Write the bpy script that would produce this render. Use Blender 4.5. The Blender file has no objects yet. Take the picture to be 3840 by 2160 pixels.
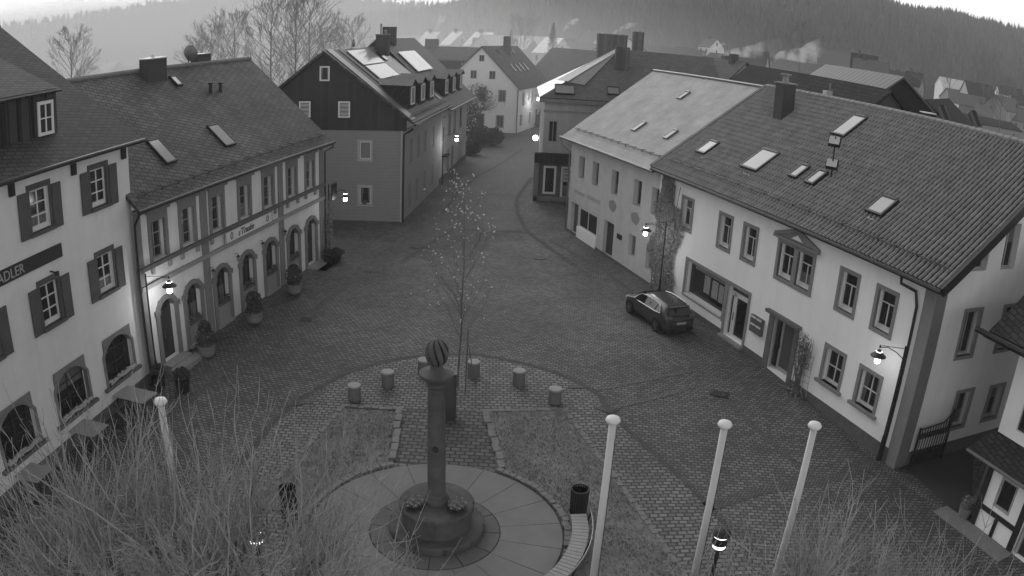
import bpy, math, random
from mathutils import Vector, Matrix, noise
rnd = random.Random(11)
SC = bpy.context.scene
COL = SC.collection
PI = math.pi
# ------------------------------------------------------------------ camera model (wide webcam lens, equisolid)
FL, PIT, ROL, H = .6539, math.radians(18.57), math.radians(2.65), 13.5
_t = PI/2-PIT
CM = Matrix(((1,0,0),(0,math.cos(_t),-math.sin(_t)),(0,math.sin(_t),math.cos(_t)))) @ Matrix(((math.cos(ROL),-math.sin(ROL),0),(math.sin(ROL),math.cos(ROL),0),(0,0,1)))
def ray(x, y):
    ux, uy = (x-1920)/1920, (1080-y)/1920
    r = max(math.hypot(ux, uy), 1e-9); th = 2*math.asin(min(r*FL/2, .999)); s = math.sin(th)/r
    return CM @ Vector((ux*s, uy*s, -math.cos(th)))
def zg(y):
    t = min(max((34-y)/12, 0), 1); return -.47*t*t*(3-2*t)
def G(x, y, z=0.):
    d = ray(x, y); return Vector((0,0,H)) + d*((z-H)/d.z)
def gp(x, y):
    z = 0.
    for i in range(25): p = G(x, y, z); z = .5*z+.5*zg(p.y)
    return p
def aty(x, y, Y):
    d = ray(x, y); return Vector((0,0,H)) + d*(Y/d.y)
# ------------------------------------------------------------------ materials
MATS = {}
def nmat(name, col, rough=.8, var=.15, scale=3., bump=0., bscale=None, metal=0., spec=.3, extra=None):
    if name in MATS: return MATS[name]
    m = bpy.data.materials.new(name); m.use_nodes = True; nt = m.node_tree; N = nt.nodes; L = nt.links
    b = N['Principled BSDF']; b.inputs['Roughness'].default_value = rough; b.inputs['Metallic'].default_value = metal
    b.inputs['Specular IOR Level'].default_value = spec
    tc = N.new('ShaderNodeTexCoord')
    n1 = N.new('ShaderNodeTexNoise'); n1.inputs['Scale'].default_value = scale; n1.inputs['Detail'].default_value = 6; n1.inputs['Roughness'].default_value = .65
    L.new(tc.outputs['Object'], n1.inputs['Vector'])
    r = N.new('ShaderNodeMapRange'); r.inputs['From Min'].default_value = .25; r.inputs['From Max'].default_value = .75
    r.inputs['To Min'].default_value = col*(1-var); r.inputs['To Max'].default_value = col*(1+var)
    L.new(n1.outputs['Fac'], r.inputs['Value'])
    out = r.outputs['Result']
    if extra: out = extra(nt, tc, out, b)
    L.new(out, b.inputs['Base Color'])
    if bump:
        n2 = N.new('ShaderNodeTexNoise'); n2.inputs['Scale'].default_value = bscale or scale*8; n2.inputs['Detail'].default_value = 4
        L.new(tc.outputs['Object'], n2.inputs['Vector'])
        bp = N.new('ShaderNodeBump'); bp.inputs['Strength'].default_value = bump; bp.inputs['Distance'].default_value = .02
        L.new(n2.outputs['Fac'], bp.inputs['Height']); L.new(bp.outputs['Normal'], b.inputs['Normal'])
    MATS[name] = m; return m
def mmath(nt, op, a, b_=None, clamp=False):
    n = nt.nodes.new('ShaderNodeMath'); n.operation = op; n.use_clamp = clamp
    for i, v in enumerate((a, b_)):
        if v is None: continue
        if isinstance(v, (int, float)): n.inputs[i].default_value = v
        else: nt.links.new(v, n.inputs[i])
    return n.outputs[0]
def brick_extra(w, h, mortar, dark, rot=0., wob=.0, offs=.5, depth=.6, stonevar=.35, coord='Object', smooth=.1, warp=1.2, blot=0.):
    """stones / slates: mortar darker, every stone its own tone, joints pressed in"""
    def f(nt, tc, out, b):
        N, L = nt.nodes, nt.links
        mp = N.new('ShaderNodeMapping'); mp.inputs['Rotation'].default_value[2] = rot
        src = tc.outputs[coord]
        if wob:
            nz = N.new('ShaderNodeTexNoise'); nz.inputs['Scale'].default_value = warp; nz.inputs['Detail'].default_value = 3; L.new(src, nz.inputs['Vector'])
            sb = N.new('ShaderNodeVectorMath'); sb.operation = 'SUBTRACT'; L.new(nz.outputs['Color'], sb.inputs[0]); sb.inputs[1].default_value = (.5,.5,.5)
            sc = N.new('ShaderNodeVectorMath'); sc.operation = 'SCALE'; L.new(sb.outputs[0], sc.inputs[0]); sc.inputs['Scale'].default_value = wob
            ad = N.new('ShaderNodeVectorMath'); L.new(src, ad.inputs[0]); L.new(sc.outputs[0], ad.inputs[1]); src = ad.outputs[0]
        L.new(src, mp.inputs['Vector'])
        br = N.new('ShaderNodeTexBrick'); br.offset = offs; br.inputs['Scale'].default_value = 1
        br.inputs['Brick Width'].default_value = w; br.inputs['Row Height'].default_value = h; br.inputs['Mortar Size'].default_value = mortar
        br.inputs['Mortar Smooth'].default_value = smooth; br.inputs['Bias'].default_value = 0
        br.inputs['Color1'].default_value = (1-stonevar,)*3+(1,); br.inputs['Color2'].default_value = (1+stonevar,)*3+(1,); br.inputs['Mortar'].default_value = (1,1,1,1)
        L.new(mp.outputs['Vector'], br.inputs['Vector'])
        bw = N.new('ShaderNodeRGBToBW'); L.new(br.outputs['Color'], bw.inputs['Color'])
        o = mmath(nt, 'MULTIPLY', out, bw.outputs['Val'])
        if blot:
            bn = N.new('ShaderNodeTexNoise'); bn.inputs['Scale'].default_value = .16; bn.inputs['Detail'].default_value = 5; bn.inputs['Roughness'].default_value = .6; L.new(tc.outputs[coord], bn.inputs['Vector'])
            mr = N.new('ShaderNodeMapRange'); mr.inputs['From Min'].default_value = .38; mr.inputs['From Max'].default_value = .62; mr.inputs['To Min'].default_value = 1-blot; mr.inputs['To Max'].default_value = 1+blot*.6; L.new(bn.outputs['Fac'], mr.inputs['Value'])
            o = mmath(nt, 'MULTIPLY', o, mr.outputs['Result'])
        k = mmath(nt, 'MULTIPLY', br.outputs['Fac'], 1-dark); k = mmath(nt, 'SUBTRACT', 1., k)
        o = mmath(nt, 'MULTIPLY', o, k)
        bp = N.new('ShaderNodeBump'); bp.inputs['Strength'].default_value = depth; bp.inputs['Distance'].default_value = .03; bp.invert = True
        L.new(br.outputs['Fac'], bp.inputs['Height']); L.new(bp.outputs['Normal'], b.inputs['Normal'])
        return o
    return f
def stripes_extra(axis, period, dark=.7, sharp=.15, stretch=None):
    def f(nt, tc, out, b):
        N, L = nt.nodes, nt.links
        sx = N.new('ShaderNodeSeparateXYZ'); L.new(tc.outputs['Object'], sx.inputs[0])
        v = mmath(nt, 'FRACT', mmath(nt, 'DIVIDE', sx.outputs[axis], period))
        k = mmath(nt, 'LESS_THAN', v, sharp)
        k = mmath(nt, 'SUBTRACT', 1., mmath(nt, 'MULTIPLY', k, 1-dark))
        return mmath(nt, 'MULTIPLY', out, k)
    return f
def grime_extra(lo=.75, zs=1.2, sc=.6):
    """rain streaks and patches that belong to the plaster"""
    def f(nt, tc, out, b):
        N, L = nt.nodes, nt.links
        mp = N.new('ShaderNodeMapping'); mp.inputs['Scale'].default_value = (1.6, 1.6, .25); L.new(tc.outputs['Object'], mp.inputs['Vector'])
        nz = N.new('ShaderNodeTexNoise'); nz.inputs['Scale'].default_value = sc; nz.inputs['Detail'].default_value = 8; L.new(mp.outputs[0], nz.inputs['Vector'])
        r = N.new('ShaderNodeMapRange'); r.inputs['From Min'].default_value = .35; r.inputs['From Max'].default_value = .6; r.inputs['To Min'].default_value = lo; r.inputs['To Max'].default_value = 1.
        L.new(nz.outputs['Fac'], r.inputs['Value'])
        m2 = N.new('ShaderNodeMapping'); m2.inputs['Scale'].default_value = (5, 5, .22); L.new(tc.outputs['Object'], m2.inputs['Vector'])
        n2 = N.new('ShaderNodeTexNoise'); n2.inputs['Scale'].default_value = 1.; n2.inputs['Detail'].default_value = 3; L.new(m2.outputs[0], n2.inputs['Vector'])
        r2 = N.new('ShaderNodeMapRange'); r2.inputs['From Min'].default_value = .36; r2.inputs['From Max'].default_value = .52; r2.inputs['To Min'].default_value = .6+lo*.4; r2.inputs['To Max'].default_value = 1.; L.new(n2.outputs['Fac'], r2.inputs['Value'])
        out = mmath(nt, 'MULTIPLY', out, r2.outputs['Result'])
        return mmath(nt, 'MULTIPLY', out, r.outputs['Result'])
    return f
def emat(name, v):
    if name in MATS: return MATS[name]
    m = bpy.data.materials.new(name); m.use_nodes = True; b = m.node_tree.nodes['Principled BSDF']
    b.inputs['Base Color'].default_value = (.8,.8,.8,1); b.inputs['Emission Color'].default_value = (1,1,1,1); b.inputs['Emission Strength'].default_value = v
    MATS[name] = m; return m
plA = nmat('plaster_inn', .60, .9, .05, 1.5, .35, 9, extra=grime_extra(.94))
plT = nmat('plaster_restaurant', .60, .9, .06, 1.5, .25, 9, extra=grime_extra(.9))
plR = nmat('plaster_white', .80, .9, .04, 1.2, .15, 9, extra=grime_extra(.95))
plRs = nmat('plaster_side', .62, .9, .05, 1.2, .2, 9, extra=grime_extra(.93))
plB = nmat('plaster_old', .50, .9, .10, 1., .2, 9, extra=grime_extra(.93, sc=.9))
plG = nmat('plaster_boarded', .20, .8, .06, 1.2, .0, extra=stripes_extra('Z', .24, .86, .12))
plG2 = nmat('plaster_street_side', .24, .9, .08, 1.2)
plE = nmat('plaster_far', .70, .9, .05, 1.)
plF = nmat('plaster_turret_house', .36, .9, .08, 1., extra=grime_extra(.85))
stone = nmat('sandstone', .17, .85, .18, 4., .3)
stoneL = nmat('pale_sandstone', .235, .85, .14, 4., .3)
stoneT = nmat('window_sandstone', .16, .85, .12, 5., .2)
stoneR = nmat('grey_window_stone', .20, .85, .10, 5., .2)
plinthm = nmat('plinth_stone', .10, .9, .2, 2.5, .4)
shutm = nmat('shutter_wood', .075, .7, .18, 3., extra=stripes_extra('X', .12, .8, .1))
whitem = nmat('white_paint', .58, .5, .05, 5.)
whited = nmat('dull_white_paint', .32, .55, .07, 5.)
glass = nmat('window_glass', .018, .08, .3, 1., spec=.55)
glassroof = nmat('skylight_glass', .17, .1, .1, 1., spec=1.0)  # pale base colour stands in for sky reflected in the panes
curtain = nmat('curtain', .16, .5, .2, 6., spec=.5)
blind = nmat('roller_blind', .30, .6, .05, 6., extra=stripes_extra('Z', .30, .55, .45))
darkm = nmat('dark_metal', .022, .45, .2, 6., metal=.2)
ironm = nmat('wrought_iron', .02, .5, .2, 6.)
zincm = nmat('zinc_sheet', .16, .38, .12, 3., metal=.5)
zincL = nmat('bright_zinc', .6, .3, .1, 3., metal=.3)
doorm = nmat('door_wood', .035, .55, .2, 4., extra=stripes_extra('X', .14, .7, .12))
slateT = nmat('slate_roof', .082, .65, .32, .8, spec=.25, extra=brick_extra(.44, .23, .026, .25, rot=.42, wob=.05, stonevar=.26, blot=.25))
slateA = nmat('dark_slate_roof', .036, .7, .25, 1.1, spec=.2, extra=brick_extra(.42, .22, .024, .3, rot=.30, wob=.04, stonevar=.25))
slateG = nmat('shingle_wall', .028, .6, .2, 2., extra=brick_extra(.30, .14, .01, .6, coord='Object', stonevar=.25))
tileG = nmat('flat_tile_roof', .055, .55, .2, 1.5, extra=brick_extra(.26, .32, .04, .45, stonevar=.2, depth=.9))
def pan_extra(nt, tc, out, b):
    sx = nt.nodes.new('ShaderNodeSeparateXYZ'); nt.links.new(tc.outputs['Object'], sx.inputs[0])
    v = mmath(nt, 'FRACT', mmath(nt, 'ADD', mmath(nt, 'DIVIDE', sx.outputs['X'], .235), .22)); k = mmath(nt, 'LESS_THAN', v, .40)   # shade of the tile valleys, painted as a dark stripe
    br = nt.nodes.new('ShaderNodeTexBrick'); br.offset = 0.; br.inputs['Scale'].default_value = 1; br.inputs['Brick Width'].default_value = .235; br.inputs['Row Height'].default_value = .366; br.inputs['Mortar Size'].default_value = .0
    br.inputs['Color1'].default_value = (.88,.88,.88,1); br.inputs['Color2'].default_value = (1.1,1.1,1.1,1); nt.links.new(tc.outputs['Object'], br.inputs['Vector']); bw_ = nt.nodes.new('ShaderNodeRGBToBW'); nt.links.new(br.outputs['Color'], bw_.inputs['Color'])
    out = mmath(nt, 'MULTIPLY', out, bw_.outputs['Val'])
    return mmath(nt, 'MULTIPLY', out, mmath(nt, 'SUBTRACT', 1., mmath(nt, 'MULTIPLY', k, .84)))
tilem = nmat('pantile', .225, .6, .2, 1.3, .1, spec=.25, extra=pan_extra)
boardR = nmat('fibre_shingle_roof', .31, .75, .24, .7, extra=brick_extra(.30, .24, .012, .86, stonevar=.04, depth=.15))
roofFar = nmat('far_roof', .12, .9, .12, .7, spec=.1, extra=brick_extra(.4, .34, .02, .7, stonevar=.12))
roofDark = nmat('dark_far_roof', .035, .9, .15, .7, spec=.05, extra=brick_extra(.4, .34, .03, .6, stonevar=.12))
roofMet = nmat('ribbed_metal_roof', .10, .6, .08, 1., metal=.2, extra=stripes_extra('X', 1.1, .5, .3))
chim = nmat('chimney_cladding', .05, .8, .2, 3., extra=stripes_extra('X', .3, .8, .08))
chimB = nmat('chimney_brick', .09, .9, .2, 3., extra=brick_extra(.25, .08, .012, .7, coord='Object'))
bark = nmat('grey_bark', .11, .9, .25, 6.)
barkL = nmat('twig_bark', .25, .8, .45, 3.)
barkF = nmat('far_twig', .17, .9, .2, 2.)
ivym = nmat('ivy_leaf', .085, .7, .45, 6.)
leafm = nmat('box_leaf', .045, .7, .4, 8.)
conif = nmat('conifer_needles', .032, .9, .75, .09, spec=.1)
grassm = nmat('lawn_grass', .16, .95, .35, 1.4, .8, 30)
bladem = nmat('grass_blade', .19, .8, .4, 3.)
paleleaf = nmat('pale_leaf', .55, .6, .2, 8.)
asph = nmat('smooth_asphalt', .045, .9, .18, .8, .3, 30)
slabm = nmat('disc_paving', .165, .85, .16, .9, .2, 20)
carm = nmat('car_paint', .075, .28, .05, 2., metal=.6, spec=.6)
rubber = nmat('rubber', .015, .8, .2, 8.)
lampm = emat('lit_lamp_glass', 1.6)
lampb = emat('lit_lamp_glass_strong', 22.)
mats_dummy = None
# paving: every stone its own tone, courses that wander
pave = nmat('cobble_paving', .108, .75, .28, .35, spec=.4, extra=brick_extra(.25, .17, .026, .30, rot=.12, wob=.30, stonevar=.36, warp=.5, blot=.28))
pave2 = nmat('cobble_plaza', .14, .75, .22, .4, spec=.45, extra=brick_extra(.28, .19, .030, .24, rot=-.05, wob=.30, stonevar=.32, warp=.45, blot=.2))
pave3 = nmat('cobble_street', .10, .75, .22, .4, spec=.45, extra=brick_extra(.24, .16, .022, .3, rot=1.2, wob=.12, stonevar=.24))
pave4 = nmat('path_blocks', .095, .8, .2, .5, spec=.4, extra=brick_extra(.34, .23, .03, .26, rot=0, wob=.04, stonevar=.28))
gutterm = nmat('drain_course', .105, .75, .2, 1., spec=.4, extra=brick_extra(.13, .10, .02, .25, rot=0, wob=.08, stonevar=.3))
kerbm = nmat('granite_kerb', .16, .85, .25, 3., .3)
# ------------------------------------------------------------------ mesh builder
class MB:
    def __init__(s): s.v = []; s.f = []; s.m = []; s.mi = 0
    def face(s, pts):
        i = len(s.v); s.v += [tuple(p) for p in pts]; s.f.append(tuple(range(i, i+len(pts)))); s.m.append(s.mi); return s
    def box(s, x0, x1, y0, y1, z0, z1, M=None):
        c = [(x0,y0,z0),(x1,y0,z0),(x1,y1,z0),(x0,y1,z0),(x0,y0,z1),(x1,y0,z1),(x1,y1,z1),(x0,y1,z1)]
        if M is not None: c = [tuple(M @ Vector(p)) for p in c]
        i = len(s.v); s.v += c
        for q in ((0,3,2,1),(4,5,6,7),(0,1,5,4),(1,2,6,5),(2,3,7,6),(3,0,4,7)): s.f.append(tuple(i+k for k in q)); s.m.append(s.mi)
        return s
    def bar(s, a, b, w, h=None, up=(0,0,1)):
        a, b = Vector(a), Vector(b); d = b-a; L = d.length; d.normalize(); u = Vector(up)
        sx = d.cross(u)
        if sx.length < 1e-4: sx = d.cross(Vector((1,0,0)))
        sx.normalize(); uz = sx.cross(d); h = h or w
        M = Matrix((( sx.x, d.x, uz.x, a.x),(sx.y, d.y, uz.y, a.y),(sx.z, d.z, uz.z, a.z),(0,0,0,1)))
        return s.box(-w/2, w/2, 0, L, -h/2, h/2, M)
    def prism(s, poly, y0, y1):          # poly in x,z, extruded along y
        n = len(poly); i = len(s.v)
        s.v += [(x, y0, z) for x, z in poly]+[(x, y1, z) for x, z in poly]
        s.f.append(tuple(i+k for k in range(n))); s.m.append(s.mi); s.f.append(tuple(i+n+k for k in reversed(range(n)))); s.m.append(s.mi)
        for k in range(n): s.f.append((i+k, i+n+k, i+n+(k+1)%n, i+(k+1)%n)); s.m.append(s.mi)
        return s
    def slab(s, poly, z0, z1):           # poly in x,y extruded along z
        n = len(poly); i = len(s.v)
        s.v += [(x, y, z0) for x, y in poly]+[(x, y, z1) for x, y in poly]
        s.f.append(tuple(i+n+k for k in range(n))); s.m.append(s.mi); s.f.append(tuple(i+k for k in reversed(range(n)))); s.m.append(s.mi)
        for k in range(n): s.f.append((i+k, i+(k+1)%n, i+n+(k+1)%n, i+n+k)); s.m.append(s.mi)
        return s
    def tube(s, pts, rad, n=6, cap=True):
        pts = [Vector(p) for p in pts]; rr = rad if isinstance(rad, (list, tuple)) else [rad]*len(pts)
        d0 = (pts[1]-pts[0]).normalized(); u = d0.orthogonal().normalized(); base = len(s.v)
        for k, p in enumerate(pts):
            d = (pts[min(k+1, len(pts)-1)]-pts[max(k-1, 0)]).normalized()
            u = (u-d*u.dot(d)); u = u.normalized() if u.length > 1e-6 else d.orthogonal().normalized(); w = d.cross(u)
            for j in range(n):
                a = 2*PI*j/n; s.v.append(tuple(p+(u*math.cos(a)+w*math.sin(a))*rr[k]))
        for k in range(len(pts)-1):
            for j in range(n):
                a = base+k*n+j; b = base+k*n+(j+1)%n; s.f.append((a, b, b+n, a+n)); s.m.append(s.mi)
        if cap:
            s.f.append(tuple(base+j for j in reversed(range(n)))); s.m.append(s.mi)
            e = base+(len(pts)-1)*n; s.f.append(tuple(e+j for j in range(n))); s.m.append(s.mi)
        return s
    def lathe(s, prof, n=20, c=(0,0,0), a0=0., wav=None):
        base = len(s.v)
        for k, (r, z) in enumerate(prof):
            for j in range(n):
                a = a0+2*PI*j/n; rr = r*(1+(wav(a, z) if wav else 0)); s.v.append((c[0]+rr*math.cos(a), c[1]+rr*math.sin(a), c[2]+z))
        for k in range(len(prof)-1):
            for j in range(n):
                a = base+k*n+j; b = base+k*n+(j+1)%n; s.f.append((a, b, b+n, a+n)); s.m.append(s.mi)
        s.f.append(tuple(base+j for j in reversed(range(n)))); s.m.append(s.mi)
        e = base+(len(prof)-1)*n; s.f.append(tuple(e+j for j in range(n))); s.m.append(s.mi)
        return s
    def build(s, name, mat, parent=None, ml=None, smooth=False, label=None):
        me = bpy.data.meshes.new(name); me.from_pydata(s.v, [], s.f)
        for m in (mat if isinstance(mat, (list, tuple)) else [mat]): me.materials.append(m)
        if any(s.m): me.polygons.foreach_set('material_index', s.m)
        if smooth: me.polygons.foreach_set('use_smooth', [True]*len(me.polygons))
        me.update(); o = bpy.data.objects.new(name, me); COL.objects.link(o)
        if parent is not None: o.parent = parent
        if ml is not None: o.matrix_local = ml
        if label: o['label'] = label
        return o
def thing(name, label, cat, loc=(0,0,0), rz=0., group=None):
    o = bpy.data.objects.new(name, None); COL.objects.link(o); o.empty_display_size = .2
    o.location = loc; o.rotation_euler = (0,0,rz); o['label'] = label; o['category'] = cat
    if group: o['group'] = group
    return o
def tag(o, label, cat, group=None, kind=None):
    if label: o['label'] = label; o['category'] = cat
    if group: o['group'] = group
    if kind: o['kind'] = kind
    return o
def struct(o): o['kind'] = 'structure'; return o
def copy_tree(o, parent=None):
    c = o.copy(); COL.objects.link(c); ml = o.matrix_local.copy()
    if parent is not None: c.parent = parent; c.matrix_local = ml
    for ch in [x for x in bpy.data.objects if x.parent is o]: copy_tree(ch, c)
    return c
T3 = lambda x=0, y=0, z=0: Matrix.Translation((x, y, z))
RZ = lambda a: Matrix.Rotation(a, 4, 'Z')
# ------------------------------------------------------------------ facade pieces (local frame: x right seen from outside, y inward, z up)
def wall(parent, x0, x1, z0, z1, holes, mat, thick=.32, ml=None, name='wall', label=None, top=None):
    xs = sorted(set([x0, x1]+[h[0] for h in holes]+[h[1] for h in holes])); zs = sorted(set([z0, z1]+[h[2] for h in holes]+[h[3] for h in holes]))
    xs = [x for x in xs if x0 <= x <= x1]; zs = [z for z in zs if z0 <= z <= z1]; m = MB()
    for i in range(len(xs)-1):
        for j in range(len(zs)-1):
            cx, cz = (xs[i]+xs[i+1])/2, (zs[j]+zs[j+1])/2
            if any(h[0] < cx < h[1] and h[2] < cz < h[3] for h in holes): continue
            m.face([(xs[i],0,zs[j]),(xs[i+1],0,zs[j]),(xs[i+1],0,zs[j+1]),(xs[i],0,zs[j+1])])
    for (a, b, c, d) in holes:
        m.face([(a,0,c),(a,thick,c),(a,thick,d),(a,0,d)][::-1]); m.face([(b,0,c),(b,thick,c),(b,thick,d),(b,0,d)])
        m.face([(a,0,d),(a,thick,d),(b,thick,d),(b,0,d)]); m.face([(a,0,c),(b,0,c),(b,thick,c),(a,thick,c)])
        m.face([(a,thick+.01,c),(b,thick+.01,c),(b,thick+.01,d),(a,thick+.01,d)])
    return m.build(name, mat, parent, ml, label=label)
WR_ = random.Random(17); netm = nmat('net_curtain', .11, .6, .3, 12.)
def win(parent, x, z, w, h, ml=None, d=.14, fr=.07, mull=((.5,), ()), fmat=None, gmat=None, sur=None, sill=None, sm=None, label=None, shutters=None, bottombar=.0, name='window', lintel=0.):
    """window whose opening is x..x+w, z..z+h ; sur = width of stone surround ; mull = (vertical fractions, horizontal fractions)"""
    fmat = fmat or whitem; gmat = gmat or glass; m = MB(); y0, y1 = d, d+.06
    m.box(x, x+fr, y0, y1, z, z+h); m.box(x+w-fr, x+w, y0, y1, z, z+h); m.box(x+fr, x+w-fr, y0, y1, z+h-fr, z+h); m.box(x+fr, x+w-fr, y0-.012, y1, z, z+fr+bottombar)
    for f in mull[0]:
        f, za, zb = f if isinstance(f, tuple) else (f, 0., 1.)
        m.box(x+w*f-.025, x+w*f+.025, y0+.004, y1-.003, z+fr+(h-2*fr)*za, z+fr+(h-2*fr)*zb)
    for f in mull[1]: m.box(x+fr, x+w-fr, y0+.008, y1-.006, z+h*f-.022, z+h*f+.022)
    o = m.build(name, fmat, parent, ml, label=label)
    MB().face([(x,y1-.02,z),(x+w,y1-.02,z),(x+w,y1-.02,z+h),(x,y1-.02,z+h)]).build('pane', gmat, o)
    if gmat is glass and h > .9 and WR_.random() < .5:
        k = WR_.choice((0,1,2)); c_ = MB(); yy = y1-.028
        if k == 0: c_.face([(x+fr,yy,z+h*.55),(x+w-fr,yy,z+h*.55),(x+w-fr,yy,z+h-fr),(x+fr,yy,z+h-fr)])
        elif k == 1: c_.face([(x+fr,yy,z+fr),(x+w*.24,yy,z+fr),(x+w*.34,yy,z+h-fr),(x+fr,yy,z+h-fr)]); c_.face([(x+w*.8,yy,z+fr),(x+w-fr,yy,z+fr),(x+w-fr,yy,z+h-fr),(x+w*.7,yy,z+h-fr)])
        else: c_.face([(x+fr,yy,z+fr),(x+w-fr,yy,z+fr),(x+w-fr,yy,z+h*.42),(x+fr,yy,z+h*.42)])
        c_.build('curtain', netm, o)
    if sur:
        s = MB(); t = -.03
        s.box(x-sur, x, t, .1, z-(0 if sill else sur), z+h+sur+lintel); s.box(x+w, x+w+sur, t, .1, z-(0 if sill else sur), z+h+sur+lintel); s.box(x, x+w, t, .1, z+h, z+h+sur+lintel)
        if not sill: s.box(x, x+w, t, .1, z-sur, z)
        s.build('surround', sm or stoneR, o)
    if sill:
        e = sill if isinstance(sill, float) else .12
        MB().box(x-e-(sur or 0), x+w+e+(sur or 0), -.14, d, z-.12, z-.0).build('sill', sm or stoneR, o)
    if shutters:
        sw, sh0, sh1 = shutters
        for sx in (x-(sur or 0)-sw, x+w+(sur or 0)):
            q = MB().box(sx, sx+sw, -.075, -.034, z-sh0, z+h+sh1)
            for fz in (.12, .86): q.box(sx+.02, sx+sw-.02, -.095, -.075, z-sh0+(h+sh0+sh1)*fz, z-sh0+(h+sh0+sh1)*fz+.09)
            q.build('shutter', shutm, o)
    return o
def roofplane(parent, p0, p1, p2, p3, mat, thick=.12, name='roof', label=None, edge=None):
    """slab with corners p0 (eave left) p1 (eave right) p2 (ridge right) p3 (ridge left); its own axes lie in the plane"""
    p0, p1, p2, p3 = map(Vector, (p0, p1, p2, p3)); ex = (p1-p0).normalized(); nz = ex.cross((p3-p0)).normalized()
    if nz.z < 0: nz = -nz
    ey = nz.cross(ex); M = Matrix(((ex.x,ey.x,nz.x,p0.x),(ex.y,ey.y,nz.y,p0.y),(ex.z,ey.z,nz.z,p0.z),(0,0,0,1))); Mi = M.inverted()
    q = [(Mi @ p) for p in (p0, p1, p2, p3)]
    return MB().slab([(a.x, a.y) for a in q], -thick, 0).build(name, mat, parent, M, label=label), M
def on_roof(parent, M, name, x, y, w, h, z=.08, mat=None, fmat=None, label=None, fr=.07):
    """skylight lying in a roof plane frame M (x along eave, y up slope)"""
    m = MB(); m.box(x-fr, x, y-fr, y+h+fr, -.05, z); m.box(x+w, x+w+fr, y-fr, y+h+fr, -.05, z); m.box(x, x+w, y-fr, y, -.05, z); m.box(x, x+w, y+h, y+h+fr*1.3, -.05, z+.02)
    o = m.build(name, fmat or darkm, parent, M, label=label)
    MB().box(x, x+w, y, y+h, 0, z-.02).build('pane', mat or glassroof, o); return o
def snowguard(parent, M, x0, x1, y, n, name='snow_guard'):
    m = MB(); m.bar((x0, y, .19), (x1, y, .19), .032); m.bar((x0, y, .11), (x1, y, .11), .03)
    for i in range(n):
        x = x0+(x1-x0)*(i+.5)/n; m.bar((x, y+.25, .0), (x, y, .20), .02, .03); m.bar((x, y, 0), (x, y, .22), .03)
    m.build(name, darkm, parent, M)
def gutter(parent, a, b, r=.075, mat=None, ml=None):
    a, b = Vector(a), Vector(b); MB().tube([a, b], r, 8).build('gutter', mat or darkm, parent, ml)
def pipe(parent, pts, r=.05, mat=None, ml=None, name='downpipe'): MB().tube(pts, r, 8).build(name, mat or darkm, parent, ml)
def fr_thing(name, label, cat, a, az_deg_x, group=None): return thing(name, label, cat, (a[0], a[1], 0), math.radians(az_deg_x), group)
def arch_pts(cx, zs, hw, rise, n=12, e=0.):
    R_ = (hw*hw+rise*rise)/(2*rise); th = math.asin(hw/R_)
    return [(cx+(R_+e)*math.sin(-th+2*th*i/n), zs+rise-R_+(R_+e)*math.cos(-th+2*th*i/n)) for i in range(n+1)]
# ================================================================== RESTAURANT (left, stone arches)
RT = fr_thing('restaurant_building', 'long two storey restaurant with sandstone arches, script sign and diamond slate roof', 'building', (-13.573, 32.993), 79.4)
ups = [-4.86, -2.65, -.2, 2.35, 4.8, 7.5, 9.78]; los = [-4.75, -2.65, -.13, 2.32, 4.80, 7.51, 9.80]
holes = [(c-.5, c+.5, 4.6, 6.22) for c in ups]+[(c-.58, c+.58, .12 if i in (0, 6) else 1.1, 2.86) for i, c in enumerate(los)]
wall(RT, -6.5, 11.5, -.6, 6.98, holes, plT, .34)
wall(RT, 0, 11, -.6, 6.98, [], plT, ml=T3(11.5, 0, 0) @ RZ(PI/2), name='gable_wall')
m = MB(); m.prism([(0, 0), (11, 0), (5.5, 5.0)], 0, .3); m.build('gable_wall', plT, RT, T3(11.5, 0, 6.98) @ RZ(PI/2))
for a, b in ((-6.5,-6.05), (-1.64,-1.1), (5.86,6.38), (11.04,11.5)): MB().box(a, b, -.06, .0, -.45, 6.95).build('pilaster', stone, RT)
MB().box(-6.55, 11.6, -.2, -.01, 4.42, 4.58).build('sill_band', plinthm, RT)
MB().box(-6.55, 11.6, -.13, -.01, 3.62, 3.80).build('string_course', stoneL, RT)
for c in ups:
    for s in (-.62, .62): MB().box(c+s-.09, c+s+.09, -.12, -.01, 4.12, 4.42).build('corbel', stoneL, RT)
m = MB(); m.box(-6.5, 11.5, -.07, 0, -.6, -.02)
for a, b in ((-5.9,-3.6), (9.0,10.7)): pass
m.build('plinth', stone, RT)
for i, c in enumerate(ups):
    o = win(RT, c-.5, 4.6, 1., 1.62, None, d=.26, fr=.06, mull=((.5,), (.28, .64)), fmat=stoneL, label=None)
    s = MB(); s.box(c-.70, c-.5, -.05, .1, 4.58, 6.62); s.box(c+.5, c+.70, -.05, .1, 4.58, 6.62); s.box(c-.5, c+.5, -.05, .1, 6.22, 6.62); s.box(c-.8, c+.8, -.17, .05, 6.62, 6.74)
    s.build('surround', stoneT, o)
    if i: MB().box(c-.44, c+.02, .24, .262, 4.66+(.35, .8, .8, .5, .7, .5, .3)[i], 6.16).build('blind', blind, o)
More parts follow.
